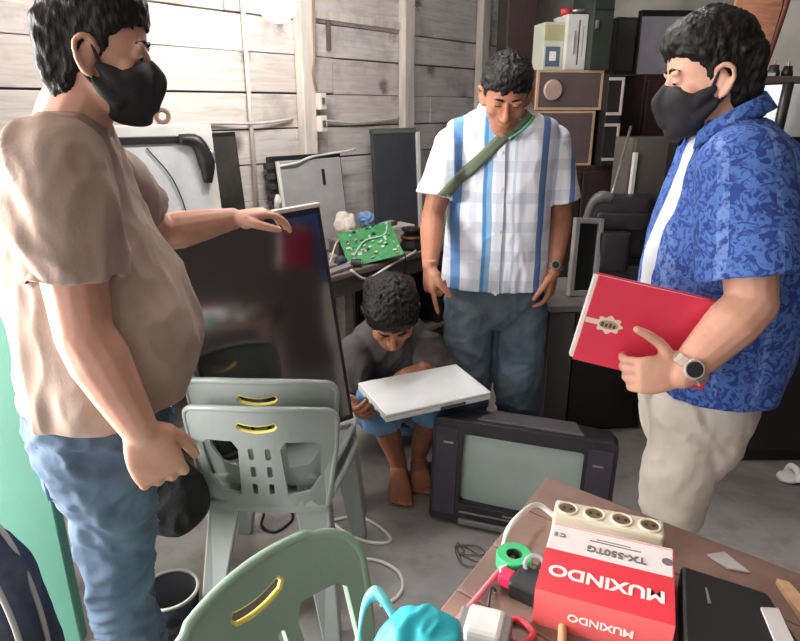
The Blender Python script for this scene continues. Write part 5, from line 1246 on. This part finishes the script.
# cabinet carrying the speakers
SY = 3.3
x0, x1, zt, _ = pxbox(530, 625, 163, 300, SY, 0); zt = W(575, 166, SY).z
M = yawM(((x0 + x1) / 2, SY, 0), 14); w = x1 - x0 + .05
o = thing('dark_cabinet', 'dark wooden cabinet under the two stacked loudspeakers', 'cabinet', M)
build(lbox(M, (-w / 2, .02, 0), (w / 2, .42, zt)), 'carcass', DBR, o, bevel=.004)
for s in (-1, 1):
    d_ = build(lbox(M, (min(0, s * w / 2) + .004, 0, .05), (max(0, s * w / 2) - .004, .02, zt - .03)), 'door', DBR, o, bevel=.004); build(lbox(M, (s * .03 - .006, -.015, zt * .5), (s * .03 + .006, 0, zt * .5 + .08)), 'handle', SILV, d_)
GRL = mat('brown_grille_cloth', (92, 78, 76), .85, bump=.3, bscale=500); TAN = mat('tan_speaker_trim', (190, 158, 128), .5); SPK = mat('dark_speaker_wood', (70, 46, 40), .5, stretch=(1, 6, 6))
def speaker(uL, uR, vT, z0, h, label, dx):
    w = (W(uR, 100, SY).x - W(uL, 100, SY).x); M = yawM((W((uL + uR) / 2, 100, SY).x + dx, SY + .0, z0), 14)
    o = thing('loudspeaker', label, 'loudspeaker', M, 'loudspeakers stacked in the corner')
    build(lbox(M, (-w / 2, .012, 0), (w / 2, .36, h)), 'cabinet', SPK, o, bevel=.004)
    g = build(lbox(M, (-w / 2 + .012, 0, .012), (w / 2 - .012, .016, h - .012)), 'grille', GRL, o, bevel=.003)
    for a, b in (((-w / 2, -.002, h - .012), (w / 2, .013, h)), ((-w / 2, -.002, 0), (w / 2, .013, .012)), ((-w / 2, -.002, .012), (-w / 2 + .012, .013, h - .012)), ((w / 2 - .012, -.002, .012), (w / 2, .013, h - .012))): build(lbox(M, a, b), 'trim', TAN, o)
    for zz in (.02, h - .05): build(lbox(M, (w / 2, .05, zz), (w / 2 + .008, .30, zz + .02)), 'side_trim', mat('pale_metal_trim', (190, 178, 168), .4), o)
    build(MB().cyl(M @ Vector((-w / 2 + .085, -.004, h * .5)), M @ Vector((-w / 2 + .085, -.012, h * .5)), .05, .044, 24), 'cone', mat('pinkish_cone', (176, 150, 138), .6), o, smooth=False)
    return h
h1 = W(570, 110, SY).z - zt; h2 = W(570, 70, SY).z - zt - h1
speaker(531, 600, 112, zt + .001, h1 - .004, 'brown loudspeaker with tan trim, lower of the stacked two', 0)
speaker(533, 605, 70, zt + h1, h2, 'brown loudspeaker with tan trim, upper of the stacked two', 0)
zs = zt + h1 + h2 + .001
def cbox(name, u0, u1, v0, Y, z0, dp, m, label, cat, yaw=10, extra=(), bev=.004):
    x0, x1 = W(u0, v0, Y).x, W(u1, v0, Y).x; zt_ = W((u0 + u1) / 2, v0, Y).z; w = x1 - x0; h = zt_ - z0
    M = yawM(((x0 + x1) / 2, Y, z0), yaw); o = thing(name, label, cat, M); build(lbox(M, (-w / 2, 0, 0), (w / 2, dp, h)), 'body', m, o, bevel=bev)
    for nm, a, b, mm in extra: build(lbox(M, (a[0] * w, a[1], a[2] * h), (b[0] * w, b[1], b[2] * h)), nm, mm, o, bevel=.002)
    return o, M, w, h
cbox('printed_carton', 545, 566, 22, SY + .06, zs, .15, mat('pale_carton', (188, 190, 176), .6), 'small printed carton standing left on the top loudspeaker', 'carton', extra=[('yellow_band', (-.5, -.001, .62), (.5, .002, .95), mat('olive_yellow', (172, 168, 126), .6)), ('dark_picture', (-.4, -.001, .08), (.35, .002, .5), mat('slate_picture', (84, 100, 112), .5)), ('white_patch', (-.2, -.002, .2), (.15, .003, .4), WHP)])
cbox('white_appliance', 568, 590, 14, SY + .05, zs, .18, mat('off_white_enamel', (206, 204, 196), .45), 'off-white appliance standing in the middle on the top loudspeaker', 'appliance', extra=[('door_gap', (.05, -.001, .1), (.12, .002, .9), DKG), ('door_gap', (.28, -.001, .25), (.31, .002, .8), DKG), ('handle', (-.2, -.008, .3), (-.12, .0, .7), GREYP)])
cbox('green_case', 596, 618, -14, SY + .02, zs, .25, mat('dark_green_paint', (42, 50, 42), .55), 'dark green upright case on the right of the top loudspeaker', 'case', extra=[('latch', (-.4, -.01, .5), (-.25, .0, .6), SILV), ('lid_seam', (-.5, -.002, .72), (.5, .001, .74), BLK)])
p0, p1 = W(561, 9, SY + .1), W(592, 3, SY + .12); zr = W(579, 14, SY + .05).z
o = thing('hand_saw', 'tool with red grip lying on the off-white appliance', 'tool', p0)
build(MB().cyl(Vector((p0.x, p0.y, zr + .016)), Vector((p0.x + .05, p0.y, zr + .018)), .015), 'grip', mat('red_grip', (196, 60, 54), .5), o, smooth=True); build(MB().cyl(Vector((p0.x + .05, p0.y, zr + .018)), Vector((p1.x, p1.y, zr + .03)), .008), 'shaft', SILV, o, smooth=True)
RKM = yawM((W(612, 120, SY).x, SY - .01, zt + .001), 8); rw = W(620, 120, SY).x - W(604, 120, SY).x; rh = W(612, 74, SY).z - zt
o = thing('rack_case', 'narrow black rack with pale bars beside the stacked loudspeakers', 'rack', RKM)
build(lbox(RKM, (-rw / 2, 0, 0), (rw / 2, .3, rh)), 'case', mat('black_rack', (30, 26, 28), .5), o, bevel=.003)
PMT = mat('pale_metal_trim', (190, 178, 168), .4)
for f0 in (.06, .44, .56, .93): build(lbox(RKM, (-rw / 2, -.006, rh * f0), (rw / 2, 0, rh * f0 + .014)), 'bar', PMT, o, bevel=.001)
for a, b in ((.06, .44), (.56, .93)): build(lbox(RKM, (rw / 2 - .012, -.006, rh * a + .014), (rw / 2, 0, rh * b)), 'bar', PMT, o, bevel=.001)
# tall maroon cabinet right of the speakers with grey board on top
CY = 3.5
x0, x1 = W(636, 150, CY).x, W(700, 150, CY).x; zc = W(650, 74, CY).z
M = yawM(((x0 + x1) / 2, CY, 0), 10); w = x1 - x0
o = thing('maroon_cabinet', 'dark maroon cabinet behind the face of the person in batik', 'cabinet', M)
build(lbox(M, (-w / 2, .02, 0), (w / 2, .4, zc)), 'carcass', MAR, o, bevel=.004)
for i in range(2): 
    d_ = build(lbox(M, (-w / 2 + .01 + i * w / 2, 0, .7), (-w / 2 + w / 2 - .005 + i * w / 2, .02, zc - .03)), 'door', MAR, o, bevel=.006); build(MB().ell(M @ Vector((-w / 2 + w / 2 - .03 + i * .06, -.01, 1.1)), (.012, .012, .012)), 'knob', SILV, d_, smooth=True)
cbox('stereo_case', 617, 640, 17, CY + .12, zc + .001, .18, mat('greenish_black', (58, 62, 56), .55), 'dark grey green speaker case left of the grey panel', 'case', extra=[('front', (-.42, -.004, .06), (.42, .0, .94), mat('dull_green_grille', (78, 80, 74), .8))])
cbox('grey_screen', 641, 706, 10, CY + .1, zc + .002, .04, BLK, 'flat grey screen with black frame behind the head of the person in batik', 'screen', 4, extra=[('panel', (-.48, -.006, .0), (.48, .0, .90), mat('pale_lilac_panel', (156, 152, 160), .5))])
# long shelf with wooden chair and small parts (on brackets from a dark cabinet)
KY = 2.35
x0, x1 = W(700, 300, KY).x, W(905, 300, KY).x; zk = W(770, 150, KY).z
M = yawM(((x0 + x1) / 2, KY, 0), 0); w = x1 - x0
o = thing('steel_cabinet', 'big black cabinet in the dark behind the batik shirt', 'cabinet', M)
BKC = mat('black_painted_steel', (20, 18, 20), .6)
build(lbox(M, (-w / 2, .02, 0), (w / 2, .5, zk)), 'carcass', BKC, o, bevel=.005)
for i in range(3): d_ = build(lbox(M, (-w / 2 + i * w / 3 + .004, 0, .06), (-w / 2 + (i + 1) * w / 3 - .004, .02, zk - .03)), 'door', BKC, o, bevel=.004); build(lbox(M, (-w / 2 + (i + 1) * w / 3 - .03, -.012, .5), (-w / 2 + (i + 1) * w / 3 - .02, 0, .62)), 'handle', DKG, d_)
x0, x1 = W(738, 76, 2.95).x, W(860, 76, 2.95).x; zsh = W(775, 76, 2.95).z
o = thing('wall_shelf', 'grey brown shelf board behind the neck of the person in batik', 'shelf', Vector(((x0 + x1) / 2, 2.95, zsh)))
build(MB().span((x0, 2.95, zsh - .03), (x1, 3.3, zsh)), 'board', mat('shelf_grey_brown', (96, 84, 80), .6), o, bevel=.003)
for x in (x0 + .1, x1 - .1): build(MB().span((x - .02, 3.0, 0), (x + .02, 3.04, zsh - .03)), 'upright', mat('shelf_grey_brown', (96, 84, 80), .6), o)
# wooden chair back standing on the shelf
x0, x1 = W(737, 40, 3.05).x, W(778, 40, 3.05).x
OW = mat('orange_brown_plywood', (204, 144, 112), .45, c2=(176, 118, 90), stretch=(1, 1, 6)); FRW = mat('red_brown_frame', (112, 56, 46), .5)
M = yawM(((x0 + x1) / 2, 3.05, zsh + .001), 0); o = thing('plywood_chair', 'orange-brown plywood seat in red-brown frame standing on the shelf', 'seat', M); w = x1 - x0
me = curve2d([(-w * .62, .36), (-w * .5, .40), (w * .4, .37), (w * .52, .30), (w * .40, .14), (w * .28, 0), (-w * .62, 0)], [], .016, 'p', cut=[i * .02 for i in range(-6, 7)], bend=lambda x, y, z: (x, y + .5 * x * x + .02, z)); me.transform(M); put('plywood', me, OW, o, bevel=.003)
build(MB().tube([M @ Vector(p) for p in ((w * .33, .03, .012), (w * .47, .03, .14), (w * .62, .03, .3), (w * .66, .03, .42))], .016, 8, 4), 'frame_leg', FRW, o, smooth=True)
build(MB().tube([M @ Vector(p) for p in ((-w * .6, .045, .39), (0, .03, .415), (w * .66, .03, .41))], .014, 8, 4), 'frame_rail', FRW, o, smooth=True)
for u, r, mm, lab in ((776, .022, mat('violet_black', (46, 42, 56), .4), 'small dark knob-like motor on the shelf beside the plywood seat'), (790, .02, BLK, 'small black motor further right on the shelf')):
    p = W(u, 64, 3.02); c = Vector((p.x, 3.03, zsh + .001)); t = thing('small_motor', lab, 'motor', c)
    build(MB().lathe([(.001, 0), (r * 1.2, 0), (r * 1.2, r), (r, r * 1.3), (r * .9, r * 2.2), (.001, r * 2.3)], c, 20), 'body', mm, t, smooth=True); build(MB().cyl(c + Zv * r * 2.2, c + Zv * (r * 2.2 + .02), .005), 'shaft', SILV, t)
p = W(768, 71, 3.0); tag(build(MB().box((p.x, 3.0, zsh + .008), (.06, .03, .014)), 'pale_bar', WHP, bevel=.003, loc=(p.x, 3.0, zsh)), 'small pale bar lying on the shelf edge', 'bar')
# white appliance at the right edge on the black cabinet
cbox('white_fan_housing', 788, 830, 84, KY + .1, zk + .001, .2, mat('bluish_white_shell', (222, 228, 232), .45), 'white housing on the black cabinet at the right edge', 'housing', 0, extra=[('dark_foot', (-.5, -.01, 0), (.5, .01, .18), BLK)])
p = W(784, 140, KY); o = tag(build(MB().cyl(Vector((W(779, 130, KY + .05).x, KY + .06, zk + .001)), W(789, 82, KY + .05), .018), 'dark_post', BLK, smooth=True), 'dark slanting post beside the white housing', 'post')
# olive grey shell + thin rod + black armchair + white frame + low black set, centre right
AY = 2.62
# low black television stand/cabinet with grey top
x0, x1 = W(546, 360, AY).x, W(652, 360, AY).x; zl = W(600, 304, AY).z
M = yawM(((x0 + x1) / 2, AY, 0), 6); w = x1 - x0
o = thing('low_black_cabinet', 'low black cabinet with a grey top ledge behind the person in plaid', 'cabinet', M)
build(lbox(M, (-w / 2, .02, 0), (w / 2, .45, zl - .03)), 'carcass', mat('charcoal_laminate', (34, 32, 35), .45), o, bevel=.004)
build(lbox(M, (-w / 2 - .01, -.01, zl - .03), (w / 2 + .01, .46, zl)), 'top', mat('grey_ledge', (128, 124, 124), .5), o, bevel=.004)
build(lbox(M, (-w / 2, -.0, 0.02), (-w / 2 + .11, .02, zl - .035)), 'side_panel', mat('mid_grey_laminate', (84, 82, 84), .45), o, bevel=.003)
build(lbox(M, (-w / 2 + .115, .0, 0.02), (w / 2 - .01, .02, zl - .035)), 'door', BLK, o, bevel=.004)
# white frame leaning on its top
M2 = yawM((W(583, 298, AY + .12).x, AY + .12, zl + .001), 22) @ Matrix.Rotation(math.radians(-6), 4, 'X') @ Matrix.Rotation(math.radians(5), 4, 'Y')
o = thing('framed_panel', 'white-framed dark panel standing on the low black cabinet', 'panel', M2)
fw, fh = W(599, 260, AY).x - W(563, 260, AY).x, W(580, 220, AY).z - W(580, 300, AY).z
for nm, a, b in (('side_bar', (-fw / 2, 0, 0), (-fw / 2 + .024, .025, fh)), ('side_bar', (fw / 2 - .024, 0, 0), (fw / 2, .025, fh)), ('top_bar', (-fw / 2 + .024, 0, fh - .024), (fw / 2 - .024, .025, fh)), ('bottom_bar', (-fw / 2 + .024, 0, 0), (fw / 2 - .024, .025, .024))): build(lbox(M2, a, b), nm, mat('grey_white_bezel', (190, 186, 182), .45), o, bevel=.003)
build(lbox(M2, (-fw / 2 + .024, .015, .024), (fw / 2 - .024, .022, fh - .024)), 'dark_backing', mat('green_black_glass', (30, 36, 34), .3), o)
# black armchair
X0 = W(617, 260, AY + .2).x; M3 = yawM((X0, AY + .22, zl + .001), -12)
LEA = mat('black_leather', (40, 39, 42), .38, var=.25, scale=12, bump=.2, bscale=60)
o = thing('black_armchair', 'upturned black leather office seat with grey armrest on the low cabinet', 'armchair', M3)
def pad(M, a, b, nm, par, m=LEA):
    c = (Vector(a) + Vector(b)) / 2; h = (Vector(b) - Vector(a)) / 2
    mb = MB().loft([(c - Vector((0, 0, h.z)), Vector((h.x * .85, 0, 0)), Vector((0, h.y * .85, 0)), Vector((0, -h.y * .85, 0)), 5), (c - Vector((0, 0, h.z * .8)), Vector((h.x, 0, 0)), Vector((0, h.y, 0)), Vector((0, -h.y, 0)), 5), (c + Vector((0, 0, h.z * .8)), Vector((h.x, 0, 0)), Vector((0, h.y, 0)), Vector((0, -h.y, 0)), 5), (c + Vector((0, 0, h.z)), Vector((h.x * .85, 0, 0)), Vector((0, h.y * .85, 0)), Vector((0, -h.y * .85, 0)), 5)], 32, 4).transform(M)
    return build(mb, nm, m, par, smooth=True)
pad(M3, (-.14, -.05, 0), (.16, .2, .13), 'seat_cushion', o); pad(M3, (-.09, -.07, .10), (.05, .0, .28), 'side_cushion', o); pad(M3, (-.12, .1, .13), (.17, .22, .42), 'back_cushion', o)
pad(M3, (-.1, .06, .27), (.15, .14, .35), 'roll_cushion', o)
build(MB().tube([M3 @ Vector(p) for p in ((-.17, -.06, .0), (-.165, -.06, .2), (-.14, -.06, .38), (-.10, -.06, .435), (-.05, -.05, .43))], [.014, .015, .02, .028, .024], 12, 5), 'armrest', mat('grey_armrest', (112, 110, 110), .4), o, smooth=True)
# olive grey shell behind it
cbox('moulded_shell', 634, 700, 138, AY + .50, .0, .2, mat('olive_grey_shell', (96, 88, 80), .6), 'olive grey moulded shell behind the black seat', 'shell', 10, extra=[('pale_edge', (-.52, -.012, .80), (-.46, .01, .95), WHP)])
p0, p1 = W(617, 176, AY + .46), W(631, 126, AY + .46); tag(build(MB().cyl(p0 + (p0 - p1) * (p0.z / (p1.z - p0.z)), p1, .006), 'thin_rod', SILV, smooth=True), 'thin metal rod slanting beside the olive grey shell', 'rod')
